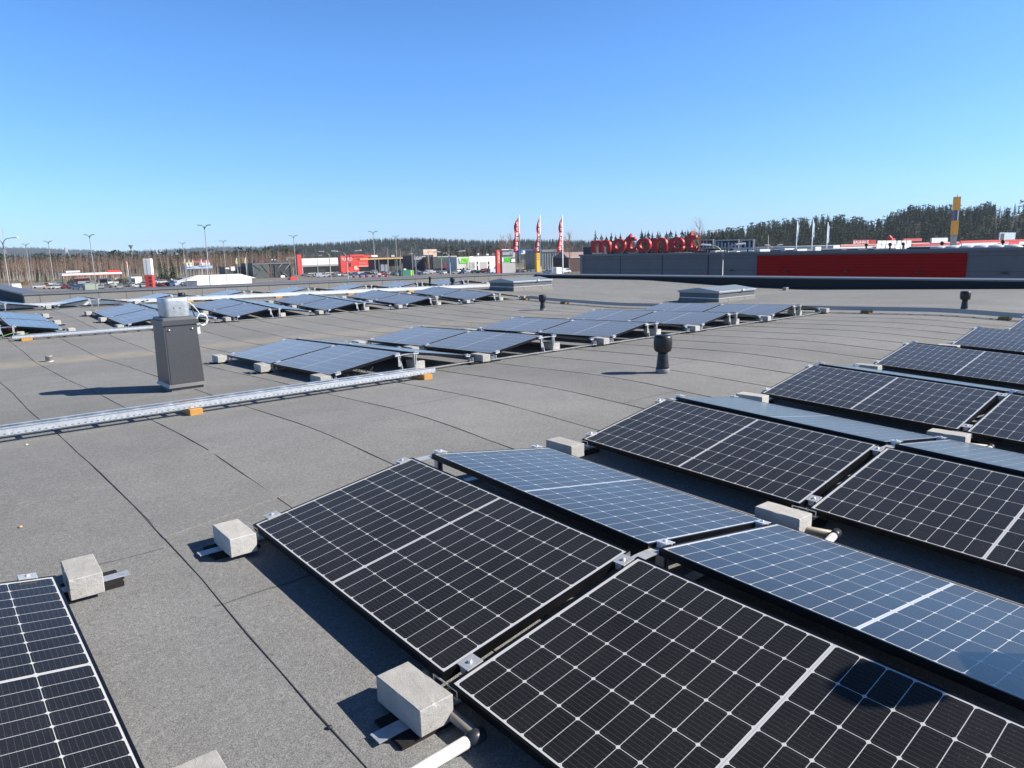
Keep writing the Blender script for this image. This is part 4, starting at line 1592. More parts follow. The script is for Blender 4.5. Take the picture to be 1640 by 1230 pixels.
MB().bbox(-1.15, -1.15, zz[1], 1.15, 1.15, zz[2], .1).build('white_panel', WHITE, t)
for k in range(3):
    MB().box(.1, -1.2, zz[1] - 1.2 - k * 1.1, .8, -1.152, zz[1] - .6 - k * 1.1).build('price_row', BLACKP, t)
MB().box(-.3, -1.18, zz[1] + .1, -.1, -1.152, zz[2] - .2).build('panel_joint', GREYP, t)
f = Facade('white_hall', 'low white tent hall with a long pale roof just above the long parapet', 'tent hall', 312, 216, 400, 214, 449.5, 10, SNOWROOF)
loft([[(-3.2, 0, 0), (f.L + 1.5, 0, 0), (f.L + 1.5, 9, 0), (-3.2, 9, 0)], [(1.2, 3.5, 1.4), (f.L - 2.2, 3.5, 1.4), (f.L - 2.2, 5.5, 1.4), (1.2, 5.5, 1.4)]], SNOWROOF, 'roof', f.root).location = (0, 0 if f.sgn < 0 else -9, f.h + .01)
f = Facade('garden_shed', 'small grey green container shed behind the left part of the parapet', 'container', 131, 232, 152, 231, 456.0, 4, simple('grey green sheet', (.3, .36, .28), .6, 0, .06))
f = Facade('white_van_body', 'white box trailer at the far left above the dark parapet return', 'trailer', 14, 236, 29, 235, 455.2, 4, WHITE)
f = Facade('car_dealer', 'small white and blue car dealer pavilion among flags before the wood', 'pavilion', 297, 330, 339, 325, 426.4, 8, simple('pale blue wall', (.35, .45, .62), .6, 0, .1), zt=aim(297, 426.6, 330).z, zb=aim(297, 431.0, 330).z)
for u in (300, 311, 322, 333):
    f.panel('canopy_post', u - .3, 430, u + .3, 440, LAMP_GREY, .3, off=-2, z0=-f.zb)
f.panel('white_front', 298, 420.4, 309, 427, WHITE, .4)
f.panel('roof_band', 319, 420.6, 336, 425.5, simple('pale blue roof', (.5, .58, .66), .6, 0, .1), .4)
f.panel('red_edge', 309, 417.6, 337, 420.4, simple('dull red edge', (.4, .1, .1), .6), .2)
f = Facade('long_shed', 'long low dark shed with white items among bare trees left of the steel hall', 'shed', 359, 318, 402, 312, 427.6, 8, WALLDARK)
f.panel('white_board', 369, 427, 376, 433.5, WHITE, .3)
f.panel('white_board', 360, 428.6, 367, 431, WHITE, .3)
f = Facade('skip_container', 'dark green waste container with a lime end in front of the dark store', 'container', 643, 300, 657, 299.5, 432.6, 3, GREEN_D)
f.panel('lime_end', 657.2, 432.6, 662.5, 441, simple('lime end panel', (.3, .55, .15), .5), .1, z0=.1)
f.panel('white_load', 646, 430.4, 650, 432.6, WHITE, .3)
f = Facade('red_tent', 'bright red low tent by the open steel hall', 'tent', 463, 285, 475, 284, 447, 3, RED)
loft([[(-.4, 0, 0), (f.L + .4, 0, 0), (f.L + .4, 3, 0), (-.4, 3, 0)], [(.8, 1.4, .9), (1.4, 1.4, .9), (1.4, 1.6, .9), (.8, 1.6, .9)]], RED, 'roof', f.root).location = (0, 0 if f.sgn < 0 else -3, f.h + .01)
# barrier of red and white blocks
for i in range(12):
    u = 559 + i * 5.2
    p = flat(u, 292)
    o = MB().bbox(-.5, -.25, 0, .5, .25, .8, .08).build('traffic_barrier', RED if i % 2 else WHITE)
    o.location = p
    o.rotation_euler = (0, 0, YAW)
    tag(o, f'{"red" if i % 2 else "white"} road barrier block in the row before the stores, {["first", "second", "third", "fourth", "fifth", "sixth"][i // 2]} from the left', 'barrier', 'road barriers')
f = Facade('canopy_station', 'blue and white petrol canopy seen between the red flags', 'petrol station', 835, 360, 854, 358, 400.4, 10, BLUE, zt=aim(835, 400.4, 360).z, zb=aim(835, 406.5, 360).z)
f.panel('white_edge', 834, 405.4, 846, 406.6, WHITE, .2)
f.panel('white_mark', 837.5, 401.6, 843.5, 405, WHITE, .2)
for u in (839.5, 845.5, 850, 853.5):
    f.panel('canopy_post', u - .3, 406, u + .3, 421, LAMP_GREY, .3, off=-3, z0=-f.zb)
f = Facade('pylon_sign', 'yellow sign pylon under the middle red flag', 'sign pylon', 859.4, 240, 865.2, 239.5, 405.2, 1.0, simple('yellow pylon sheet', (.75, .42, .02), .5))
for v in (407.5, 411, 414.5):
    f.panel('sign_mark', 861, v, 863.8, v + 1.6, simple('pylon mark', (.2, .28, .08), .5), .05)
f = Facade('glass_pavilion', 'blue grey glass pavilion with many posts between the flags', 'pavilion', 867, 350, 890, 346, 400.2, 12, simple('pavilion glass', (.1, .12, .15), .3, 0, .2, .3))
f.panel('roof_band', 866, 399.6, 890.5, 403.6, COPING_LIGHT, .6)
for u in (872, 876, 880, 884, 888):
    f.panel('post', u - .3, 403.6, u + .3, 421, LAMP_GREY, .3, z0=.1)
f = Facade('dark_shed', 'dark red brown shed row with a pale roof left of the grey store', 'shed', 910, 300, 960, 280, 412.6, 10, simple('dark timber wall', (.06, .03, .03), .8, 0, .2, .3))
loft([[(-1, 0, 0), (f.L + 1, 0, 0), (f.L + 1, 9, 0), (-1, 9, 0)], [(1, 4, 2.2), (f.L - 1, 4, 2.2), (f.L - 1, 5, 2.2), (1, 5, 2.2)]], simple('pinkish roof', (.28, .2, .19), .7, 0, .1), 'roof', f.root).location = (0, 0 if f.sgn < 0 else -9, f.h + .01)
f.panel('pale_rail', 912, 411.4, 950, 412.8, GREYP, .3)
f = Facade('white_truck_box', 'white box truck body parked between the right flags', 'truck', 891, 250, 899.5, 249.5, 428.4, 3, WHITE)

# ------------------------------------------------------------------ lamps, flags
def pole_lamp(u, vtop, D, label, kind, arm=1.0, r=.07, yaw=None):
    p = flat(u, D)
    top = aim(u, vtop, D)
    h = top.z
    t = thing('street_lamp', label, 'street lamp', p, YAW if yaw is None else yaw, 'street lamps')
    if kind == 'head':
        MB().tube([(0, 0, 0), (0, 0, h * .5), (0, 0, h)], r, 8, r1=r * .5).build('pole', LAMP_GREY, t)
        for s in (-1, 1):
            MB().tube([(0, 0, h - .25), (s * arm * .45, 0, h - .02), (s * arm * .6, 0, h + .04)], r * .45, 6).build('arm', LAMP_GREY, t)
            m = MB().bbox(-.22, -.1, -.035, .22, .1, .035, .02)
            o = m.build('lamp_head', LAMP_GREY, t)
            o.location = (s * arm, 0, h + .06)
            o.rotation_euler = (0, -s * R(8), 0)
    else:
        MB().tube([(0, 0, 0), (0, 0, h - 1.0)], r, 8, r1=r * .7).build('pole', LAMP_GREY, t)
        for s in ((-1, 1) if kind == 'twin' else (1,) if kind == 'right' else (-1,)):
            pts = [(0, 0, h - 1.0)]
            for k in range(1, 7):
                a = R(90 * k / 6)
                pts.append((s * (.75 * (1 - math.cos(a))), 0, h - 1.0 + .85 * math.sin(a)))
            pts.append((s * arm * .98, 0, h - .1))
            MB().tube(pts, r * .55, 6).build('arm', LAMP_GREY, t)
            o = MB().bbox(-.36, -.13, -.06, .36, .13, .06, .03).build('lamp_head', LAMP_WHITE, t)
            o.location = (s * (arm + .3), 0, h - .07)
            o.rotation_euler = (0, -s * R(5), 0)


pole_lamp(332.5, 362.0, 66, 'tallest slim double-headed lamp pole, right of the chimney', 'head', .40)
pole_lamp(148.5, 377.0, 84, 'slim double-headed lamp pole above the petrol canopy', 'head', .40)
pole_lamp(81.7, 387.0, 100, 'slim lamp pole between the left curved lamp and the canopy pole', 'head', .40)
pole_lamp(45.5, 391.5, 112, 'leftmost slim lamp pole, just right of the curved lamp', 'head', .40)
pole_lamp(359.8, 386.3, 120, 'slim lamp pole right of the tallest lamp pole', 'head', .40)
pole_lamp(295.0, 389.5, 124, 'slim lamp pole left of the tallest lamp pole', 'head', .40)
pole_lamp(472.4, 378.2, 102, 'slim lamp pole over the red pylon', 'head', .40)
pole_lamp(599.5, 371.6, 94, 'slim lamp pole in front of the red store', 'head', .40)
pole_lamp(635, 378.6, 118, 'slim lamp pole over the timber canopy', 'head', .40)
pole_lamp(9.3, 380.0, 84, 'curved twin-armed lamp at the left edge of the picture', 'twin', 1.2, .08)
pole_lamp(720, 401.6, 80, 'curved twin-armed lamp left of the white store', 'twin', 1.1, .075)
pole_lamp(555, 400.9, 82, 'curved twin-armed lamp before the red store', 'twin', 1.05, .075)
pole_lamp(1158, 390.0, 52, 'curved twin-armed lamp before the grey store wall', 'twin', .95, .075)
pole_lamp(527.5, 401.6, 110, 'single-armed curved lamp before the long white store', 'left', .9, .09)
pole_lamp(884.5, 399.5, 120, 'single-armed curved lamp between the right flags', 'right', .9, .09)
pole_lamp(1239, 391.5, 96, 'small twin lamp rising behind the grey store roof', 'twin', .55, .06)
pole_lamp(507.5, 408.6, 150, 'short lamp post before the white store', 'right', .4, .08)
pole_lamp(706.5, 404.8, 150, 'short lamp post before the green lettered store', 'right', .5, .08)
pole_lamp(665, 405.6, 150, 'short lamp post before the black store', 'left', .5, .08)
for i, (u, v0, D) in enumerate(((3, 434, 200), (10, 431, 200), (195, 421, 250), (206, 424, 250), (383, 404, 260), (395, 403, 262), (404, 403, 262), (621, 397.5, 170), (641, 397, 172), (659.5, 396, 174), (686, 398, 170), (719, 397, 176), (1230, 376.5, 140), (258, 418, 300), (268, 420, 300), (281, 421, 300))):
    p = flat(u, D)
    o = MB().tube([(0, 0, 0), (0, 0, aim(u, v0, D).z)], .09, 6, r1=.05).build('flag_pole', LAMP_GREY)
    o.location = p
    tag(o, f'bare thin pale pole before the far stores and wood, {["first", "second", "third", "fourth", "fifth", "sixth", "seventh", "eighth", "ninth", "tenth", "eleventh", "twelfth", "thirteenth", "fourteenth", "fifteenth", "sixteenth"][sorted([3, 10, 195, 206, 383, 395, 404, 621, 641, 659.5, 686, 719, 1230, 258, 268, 281]).index(u)]} from the left', 'pole', 'bare poles')

FLAGR = simple('red flag cloth', (.62, .06, .085), .8, 0, .08, 2)


def banner(u, vtop, D, prof, txt, label, cloth, ink, v_a, v_b, zbase=0.0, pole_r=.055, grp='banner flags', toff=.5):
    p = flat(u, D, zbase)
    top = aim(u, vtop, D)
    h = top.z - zbase
    t = thing('banner_flag', label, 'flag', p, R(-8), grp)
    MB().tube([(0, 0, 0), (0, 0, h)], pole_r, 8, r1=pole_r * .8).build('pole', WHITE, t)
    za, zb = aim(u, v_a, D).z - zbase, aim(u, v_b, D).z - zbase
    n = 24
    m = MB()
    vs = []
    nc = 5
    for i in range(n + 1):
        f_ = i / n
        z = za + (zb - za) * f_
        w = 1.25 * float(np.interp(f_, [q[0] for q in prof], [q[1] for q in prof])) * D / F
        for k in range(nc):
            x = -pole_r - w * k / (nc - 1)
            y = .07 * w * math.sin(3.2 * k / (nc - 1) * 2 + f_ * 9) + .05 * math.sin(f_ * 14 + k)
            vs.append((x, y, z))
    fs = [(i * nc + k, i * nc + k + 1, (i + 1) * nc + k + 1, (i + 1) * nc + k) for i in range(n) for k in range(nc - 1)]
    m.add(vs, fs, 0, True)
    o = m.build('cloth', cloth, t)
    md = o.modifiers.new('thick', 'SOLIDIFY')
    md.thickness = .012
    if txt:
        step = (zb - za) * .86 / len(txt)
        for i, ch in enumerate(txt):
            me = add_label_text(ch, ink, 1.0, .01)
            xs = np.empty(len(me.vertices) * 3, np.float32)
            me.vertices.foreach_get('co', xs)
            xs = xs.reshape(-1, 3)
            f_ = (i + .5) / len(txt) * .86 + .1
            w = 1.25 * float(np.interp(f_, [q[0] for q in prof], [q[1] for q in prof])) * D / F
            zc_ = za + (zb - za) * f_
            hh_ = abs(step) * .74
            ww = min(w * .52, hh_ * .8)
            out = np.empty_like(xs)
            out[:, 0] = -pole_r - w * toff + ((xs[:, 0] - xs[:, 0].min()) / max(1e-6, np.ptp(xs[:, 0])) - .5) * ww
            out[:, 2] = zc_ + ((xs[:, 1] - xs[:, 1].min()) / max(1e-6, np.ptp(xs[:, 1])) - .5) * hh_
            out[:, 1] = -.10 - xs[:, 2]
            me.vertices.foreach_set('co', out.ravel())
            link('letter', me, o)


P1 = [(0, 1), (.08, 4.5), (.2, 6.2), (.5, 6.6), (.8, 8.2), (1, 9)]
P2 = [(0, 1), (.1, 3.4), (.3, 4.2), (.6, 4.6), (.85, 7), (1, 8.4)]
P3 = [(0, 1), (.08, 3.6), (.25, 4.6), (.5, 4.6), (.8, 6.8), (1, 8.2)]
banner(832.2, 344.6, 60, P1, 'Stinas', 'left red banner flag with white letters running down it', FLAGR, WHITE, 350, 404)
banner(865.4, 344.8, 60, P2, 'Stinas', 'middle red banner flag, furled narrow, with white letters', FLAGR, WHITE, 351, 405)
banner(901.0, 345.4, 60, P3, 'Stinas', 'right red banner flag with white letters nearest the grey store', FLAGR, WHITE, 351, 403)
FLAGB = simple('pale blue flag cloth', (.3, .42, .55), .8, 0, .1, 2)
PB = [(0, 2), (.2, 5), (.5, 4.4), (.8, 5), (1, 3)]
for u, v, lab in ((1275.2, 354, 'left'), (1300.2, 351.5, 'middle'), (1324, 356, 'right')):
    banner(u, v, 130, [(a, -b) for a, b in PB], '', f'{lab} pale blue flag hanging limp on a white pole before the wooded hill', FLAGB, WHITE, v + 3, v + 34, pole_r=.1)
for i, (u, v, c, nm) in enumerate(((296, 417, 'Y', 'left yellow'), (302.5, 417.5, 'Y', 'middle yellow'), (308.5, 418, 'Y', 'right yellow'), (322, 417, 'P', 'left pink'), (330, 418, 'P', 'right pink'), (379, 415, 'Y', 'taller left yellow'), (393, 414, 'Y', 'taller right yellow'), (203, 420.5, 'R', 'small red'))):
    mt = {'Y': simple('yellow flag', (.6, .5, .08), .7), 'P': simple('pink flag', (.65, .3, .3), .7), 'R': simple('small red flag', (.5, .08, .06), .7)}[c]
    banner(u, v - 2, 300, [(0, 1.2), (.6, 1.7), (1, 1.3)], '', f'{nm} flag before the birch wood', mt, WHITE, v, v + 8, pole_r=.12)

# lattice mast and water tower on the far ridge
t = thing('lattice_mast', 'thin far lattice radio mast above the wood at the far left', 'mast', flat(12, 1500))
ht = aim(10, 362, 1500).z
for sx_, sy_ in ((-1, 0), (1, 0), (0, 1)):
    MB().tube([(sx_ * .8, sy_ * .8, 0), (sx_ * .3, sy_ * .3, ht)], .18, 4).build('mast_leg', simple('mast paint', (.5, .4, .4), .6), t)
for k in range(20):
    z = ht * (.3 + .7 * k / 20)
    MB().box(-.7, -.3, z, .7, .3, z + .35).build('mast_rung', WHITE if k % 2 else RED, t)
t = thing('water_tower', 'small far funnel-shaped water tower on the ridge left of centre', 'water tower', flat(212, 2600))
hz = aim(212, 398, 2600).z
hb = aim(212, 392.4, 2600).z
MB().lathe([(2.5, 0), (2.2, hz)], 12).build('shaft', COPING, t)
MB().lathe([(2.5, hz), (8, hb - 1), (8, hb)], 16).build('tank', COPING, t)
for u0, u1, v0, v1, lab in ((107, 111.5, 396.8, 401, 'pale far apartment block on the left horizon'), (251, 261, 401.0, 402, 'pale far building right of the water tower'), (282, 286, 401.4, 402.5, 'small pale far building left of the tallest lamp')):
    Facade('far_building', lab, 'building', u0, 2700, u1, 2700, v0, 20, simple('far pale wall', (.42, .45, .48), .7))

# ------------------------------------------------------------------ cars
def car_mesh(kind, col):
    prof = {'hatch': [(-2.0, .35), (-2.05, .75), (-1.75, .95), (-1.45, 1.42), (.35, 1.46), (1.0, .98), (1.95, .82), (2.05, .55), (2.0, .35)],
            'sedan': [(-2.25, .35), (-2.3, .8), (-1.6, .98), (-1.0, 1.38), (.3, 1.42), (1.05, .98), (2.1, .8), (2.2, .5), (2.15, .35)],
            'van': [(-2.4, .35), (-2.45, 1.0), (-2.35, 1.9), (1.1, 1.95), (1.75, 1.2), (2.35, 1.0), (2.45, .6), (2.4, .35)]}[kind]
    m = MB()
    w = .86
    n = len(prof)

    def wy(z): return w if z < 1.0 else w - .16 * min(1, (z - 1.0) / .45)
    vs = [(x, -wy(z), z) for x, z in prof] + [(x, wy(z), z) for x, z in prof]
    fs = [tuple(range(n - 1, -1, -1)), tuple(range(n, 2 * n))] + [(i, (i + 1) % n, n + (i + 1) % n, n + i) for i in range(n)]
    m.add(vs, fs, 0)
    # window bands
    zt = max(z for _, z in prof)
    xs_ = [x for x, z in prof if z > zt - .12]
    x0, x1 = min(xs_) - .12, max(xs_) + .25
    zb_, ztp = (1.0, zt - .1) if kind != 'van' else (1.25, 1.75)
    if kind == 'van': x0 = .2
    for s in (-1, 1):
        y = s * (w + .012)
        yt = s * (wy(ztp) + .012)
        m.add([(x0 - .12, y, zb_), (x1 + .25, y, zb_), (x1 - .1, yt, ztp), (x0 + .12, yt, ztp)], [(0, 1, 2, 3)], 1)
    for i in range(n - 1):
        (xa, za), (xb, zb2) = prof[i], prof[i + 1]
        if (za >= .93 and zb2 > 1.3) or (zb2 >= .93 and zb2 < 1.25 and za > 1.3):
            d = Vector((xb - xa, 0, zb2 - za)).normalized()
            nn = Vector((-d.z, 0, d.x)) * .015
            a_ = Vector((xa, 0, za)) + d * .06 + nn
            b_ = Vector((xb, 0, zb2)) - d * .06 + nn
            m.add([(a_.x, -wy(za) + .06, a_.z), (b_.x, -wy(zb2) + .06, b_.z), (b_.x, wy(zb2) - .06, b_.z), (a_.x, wy(za) - .06, a_.z)], [(0, 1, 2, 3)], 1)
    for x in (-1.3, 1.3):
        for s in (-1, 1):
            T = Matrix.Translation((x, s * (w - .1), .32)) @ Matrix.Rotation(R(90), 4, 'X')
            m.lathe([(.32, -.11), (.32, .11)], 12, 2, T)
    return m.mesh('parked_car', [col, GLASSDARK, RUBBER])


CARCOL = {'white': (.75, .75, .74), 'silver': (.42, .43, .44), 'grey': (.16, .165, .17), 'black': (.015, .015, .017), 'blue': (.05, .1, .22), 'red': (.36, .03, .03), 'beige': (.45, .4, .32)}
CM = {}
spots = []
for i in range(26): spots.append((58 + i * 10.4 + random.uniform(-2, 2), random.uniform(258, 292), 'left lot'))
for i in range(27): spots.append((70 + i * 9.6 + random.uniform(-2.5, 2.5), random.uniform(236, 254), 'lot behind the parapet'))
for i in range(16): spots.append((250 + i * 7 + random.uniform(-2, 2), random.uniform(300, 345), 'far left lot'))
for i in range(64): spots.append((484 + i * 4.95 + random.uniform(-2.5, 2.5), random.uniform(308, 348), 'store lot'))
for i in range(11): spots.append((815 + i * 9 + random.uniform(-2, 2), random.uniform(262, 300), 'lot by the flags'))
seq = []
for u, D, where in spots:
    cname = random.choices(list(CARCOL), (26, 18, 14, 16, 8, 11, 5))[0]
    seq.append((u, D, where, cname, random.choices(('hatch', 'sedan', 'van'), (5, 4, 2))[0]))
cnt = {}
for u, D, where, cname, kind in sorted(seq):
    k = (kind, cname)
    if k not in CM: CM[k] = car_mesh(kind, simple('car paint ' + cname, CARCOL[cname], .3, .2, .02, 1, .6))
    o = link('parked_car', CM[k])
    o.location = flat(u, D, .004)
    o.rotation_euler = (0, 0, YAW + random.choice((0, 90, 90, 180, 270)) * math.pi / 180 + random.uniform(-.1, .1) + .5)
    kk = (where, cname, kind)
    cnt[kk] = cnt.get(kk, 0) + 1
    word = {'hatch': 'hatchback', 'sedan': 'saloon car', 'van': 'van'}[kind]
    tag(o, f'small {cname} {word} in the {where}, {ORD[cnt[kk]]} such from the left', 'car', 'cars parked in the ' + where)

# ------------------------------------------------------------------ hills
def hill(name, mat, D0, D1, prof, n=60, nd=6, z0=0.0):
    """land rising behind the plain: `prof` gives the crest as (u, v of bare ground)"""
    us = np.linspace(prof[0][0], prof[-1][0], n)
    vs = []
    for j in range(nd + 1):
        f_ = j / nd
        D = D0 + (D1 - D0) * f_
        for u in us:
            v = float(np.interp(u, [q[0] for q in prof], [q[1] for q in prof]))
            zc = max(.2, aim(u, v, D1).z)
            p = flat(u, D)
            vs.append((p.x, p.y, z0 + zc * (f_ * f_ * (3 - 2 * f_)) - (1.0 if j == 0 else 0)))
    fs = [(j * n + i, j * n + i + 1, (j + 1) * n + i + 1, (j + 1) * n + i) for j in range(nd) for i in range(n - 1)]
    # back slope down
    m = MB().add(vs, fs, 0, True)
    b0 = len(m.v)
    m.v += [(q[0] * 1.35, q[1] * 1.35, -2.0) for q in vs[nd * n:]]
    for i in range(n - 1):
        m.f.append((nd * n + i, nd * n + i + 1, b0 + i + 1, b0 + i)); m.mi.append(0); m.sm.append(True)
    tag(m.build(name, mat), kind='structure')

    def zat(u, f_):
        v = float(np.interp(u, [q[0] for q in prof], [q[1] for q in prof]))
        return max(.2, aim(u, v, D1).z) * (f_ * f_ * (3 - 2 * f_))
    return zat, D0, D1


PR = [(1090, 392), (1150, 388), (1180, 385), (1216, 376), (1270, 369), (1325, 365), (1368, 367), (1397, 374), (1419, 365), (1455, 348), (1506, 348), (1542, 352), (1575, 344), (1600, 350), (1640, 342), (1720, 332), (1800, 334)]
zr_, RD0, RD1 = hill('wooded_hill', HILLM, 380, 640, PR)
PC = [(430, 399), (500, 395.5), (560, 392.5), (600, 388.5), (660, 386.8), (720, 388.6), (790, 391), (850, 389), (900, 390), (980, 391.5), (1050, 391), (1110, 389)]
zc_, CD0, CD1 = hill('middle_hill', HILLM, 700, 1300, PC)
PF = [(-120, 398), (0, 397), (60, 397.5), (120, 401), (200, 403.5), (260, 401.5), (300, 398.6), (350, 396), (420, 396.4), (480, 398), (540, 396), (640, 393)]
zf_, FD0, FD1 = hill('far_hill', FARWOOD, 2100, 3300, PF)


# ------------------------------------------------------------------ trees
def conifer(h, seed, layers=9, m=7, pw=.8, w=.17):
    r_ = random.Random(seed)
    vs, fs = [], []
    for i in range(layers):
        f_ = i / (layers - 1)
        z = h * (.12 + .84 * f_)
        rad = h * w * (1 - f_) ** pw * r_.uniform(.75, 1.15) + h * .012
        off = r_.uniform(0, 6.28)
        for k in range(m):
            if r_.random() < .12: continue
            a = off + 6.283 * k / m + r_.uniform(-.25, .25)
            rr = rad * r_.uniform(.6, 1.2)
            da = 2.6 / m
            up = h * (.055 + .05 * (1 - f_))
            dz = -h * .035 * r_.uniform(.3, 1.6)
            b = len(vs)
            vs += [(0, 0, z + up), (rr * .55 * math.cos(a - da), rr * .55 * math.sin(a - da), z + dz * .4),
                   (rr * math.cos(a), rr * math.sin(a), z + dz), (rr * .55 * math.cos(a + da), rr * .55 * math.sin(a + da), z + dz * .4)]
            fs += [(b, b + 1, b + 2), (b, b + 2, b + 3)]
    b = len(vs)
    vs += [(-h * .012, 0, h * .9), (h * .012, 0, h * .9), (0, h * .012, h * .9), (0, 0, h)]
    fs += [(b, b + 1, b + 3), (b + 1, b + 2, b + 3), (b + 2, b, b + 3)]
    return vs, fs


def pine(h, seed):
    """taller bare stem with an irregular clumped crown"""
    r_ = random.Random(seed)
    vs, fs = [], []
    for c in range(r_.randint(9, 13)):
        f_ = r_.uniform(.3, .98)
        cz_ = h * f_
        sp = h * .2 * (1.15 - f_) ** .5
        cx_, cy_ = r_.gauss(0, sp * .55), r_.gauss(0, sp * .55)
        for k in range(9):
            a, e = r_.uniform(0, 6.28), r_.uniform(-.5, 1.2)
            s = h * r_.uniform(.05, .09)
            q = Vector((cx_ + s * math.cos(a), cy_ + s * math.sin(a), cz_ + s * .6 * math.sin(e)))
            b = len(vs)
            for _ in range(3):
                vs.append((q.x + r_.uniform(-1, 1) * s, q.y + r_.uniform(-1, 1) * s, q.z + r_.uniform(-.7, .7) * s))
            fs.append((b, b + 1, b + 2))
    return vs, fs


def stem(h, r, segs=3):
    vs, fs = [], []
    for j in range(segs + 1):
        rr = r * (1 - .85 * j / segs)
        for k in range(3): vs.append((rr * math.cos(k * 2.1), rr * math.sin(k * 2.1), h * j / segs))
    for j in range(segs):
        for k in range(3):
            k2 = (k + 1) % 3
            fs.append((j * 3 + k, j * 3 + k2, (j + 1) * 3 + k2, (j + 1) * 3 + k))
    return vs, fs


def birch(h, seed, n=34, spread=.12):
    """bare tree: (trunk vs, fs), (twig vs, fs)"""
    r_ = random.Random(seed)
    tv, tf = stem(h * .93, h * .009)
    vs, fs = [], []
    for i in range(n):
        f_ = r_.uniform(.3, .97)
        z = h * f_
        a = r_.uniform(0, 6.28)
        L = h * spread * r_.uniform(.6, 1.4) * (1.25 - f_)
        rise = L * r_.uniform(.9, 2.2)
        tw = h * .0035
        ca, sa = math.cos(a), math.sin(a)
        b = len(vs)
        vs += [(-sa * tw, ca * tw, z), (sa * tw, -ca * tw, z), (ca * L, sa * L, min(h * 1.02, z + rise))]
        fs.append((b, b + 1, b + 2))
        for _ in range(3):
            a2 = a + r_.uniform(-.9, .9)
            g = r_.uniform(.3, .9)
            bx, by, bz = ca * L * g, sa * L * g, min(h, z + rise * g)
            l2 = L * r_.uniform(.3, .7)
            b = len(vs)
            vs += [(bx - tw * .7, by, bz), (bx + tw * .7, by, bz + tw), (bx + math.cos(a2) * l2, by + math.sin(a2) * l2, bz + l2 * r_.uniform(.4, 1.6))]
            fs.append((b, b + 1, b + 2))
    return (tv, tf), (vs, fs)


class Wood:
    """many trees gathered as one mass"""

    def __init__(s): s.V, s.Fc, s.Mi, s.n = [], [], [], 0

    def add(s, vs, fs, p, sc_, rz, mi=0):
        A = np.asarray(vs, np.float32)
        c, si = math.cos(rz), math.sin(rz)
        B = np.empty_like(A)
        B[:, 0] = (A[:, 0] * c - A[:, 1] * si) * sc_ + p[0]
        B[:, 1] = (A[:, 0] * si + A[:, 1] * c) * sc_ + p[1]
        B[:, 2] = A[:, 2] * sc_ + p[2]
        s.V.append(B)
        off = s.n
        for q in fs:
            s.Fc.append([off + i for i in q])
            s.Mi.append(mi)
        s.n += len(A)

    def build(s, name, mats, label, cat):
        me = bpy.data.meshes.new(name)
        me.from_pydata(np.concatenate(s.V), [], s.Fc)
        for m_ in mats: me.materials.append(m_)
        me.polygons.foreach_set('material_index', s.Mi)
        me.update()
        return tag(link(name, me), label, cat, kind='stuff')


CT_ = [conifer(1.0, 100 + i, 9 + i % 3, 7 + i % 2, w=.19 + .025 * (i % 4)) for i in range(8)]
PT_ = [pine(1.0, 200 + i) for i in range(6)]
BT_ = [birch(1.0, 300 + i, 30, .10) for i in range(10)]
ST_ = stem(1.0, .012)

# birch wood on the left
W_ = Wood()
for i in range(950):
    u = random.uniform(-70, 470)
    D = random.uniform(352, 420)
    p = flat(u, D)
    h = random.uniform(9.5, 13.5)
    (tv, tf), (vs, fs) = random.choice(BT_)
    rz_ = random.uniform(0, 6.28)
    W_.add(tv, tf, p, h, rz_, 0)
    W_.add(vs, fs, p, h, rz_, 1)
W_.build('birch_wood', [BIRCH, TWIG], 'dense bare brown birch wood behind the petrol station', 'woodland')
W_ = Wood()
for i in range(560):
    u = random.uniform(-80, 480)
    D = random.uniform(430, 560)
    p = flat(u, D)
    h = random.uniform(12, 16.5)
    q = random.choice(CT_ + PT_[:3])
    W_.add(q[0], q[1], p, h, random.uniform(0, 6.28), 0)
    W_.add(*ST_, p, h, 0, 1)
W_.build('conifer_wood', [SPRUCE, BARK], 'dark conifer belt rising behind the bare birch wood', 'woodland')
# centre
W_ = Wood()
for i in range(480):
    u = random.uniform(455, 935)
    D = random.uniform(430, 600)
    p = flat(u, D)
    h = random.uniform(8, 12.5)
    (tv, tf), (vs, fs) = random.choice(BT_)
    rz_ = random.uniform(0, 6.28)
    W_.add(tv, tf, p, h, rz_, 0)
    W_.add(vs, fs, p, h, rz_, 1)
W_.build('birch_wood', [BIRCH, TWIG], 'bare reddish wood behind the stores in the middle distance', 'woodland')
W_ = Wood()
for i in range(4200):
    u = random.uniform(425, 1120)
    f_ = random.random() ** .7
    D = CD0 + (CD1 - CD0) * f_
    p = flat(u, D, zc_(u, f_) - .3)
    h = random.uniform(5.5, 9)
    q = random.choice(CT_)
    W_.add(q[0], q[1], p, h, random.uniform(0, 6.28), 0)
W_.build('conifer_wood', [make_foliage('mid forest needles', (.012, .022, .016), (.045, .06, .042))], 'dark forest on the low hill behind the stores', 'woodland')
W_ = Wood()
for i in range(150):
    u = random.uniform(690, 830)
    D = random.uniform(480, 620)
    p = flat(u, D)
    q = random.choice(CT_ + PT_[:2])
    W_.add(q[0], q[1], p, random.uniform(11, 15), random.uniform(0, 6.28), 0)
    W_.add(*ST_, p, 11, 0, 1)
W_.build('conifer_wood', [SPRUCE, BARK], 'dark spruce clump behind the low white store', 'woodland')
# far bluish hills
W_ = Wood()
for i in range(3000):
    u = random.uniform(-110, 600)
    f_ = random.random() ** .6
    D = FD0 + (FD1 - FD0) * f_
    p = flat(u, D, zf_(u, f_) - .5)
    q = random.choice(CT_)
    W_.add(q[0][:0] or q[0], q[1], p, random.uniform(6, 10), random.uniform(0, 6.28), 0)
W_.build('far_forest', [FARWOOD], 'bluish far forest along the left horizon', 'woodland')
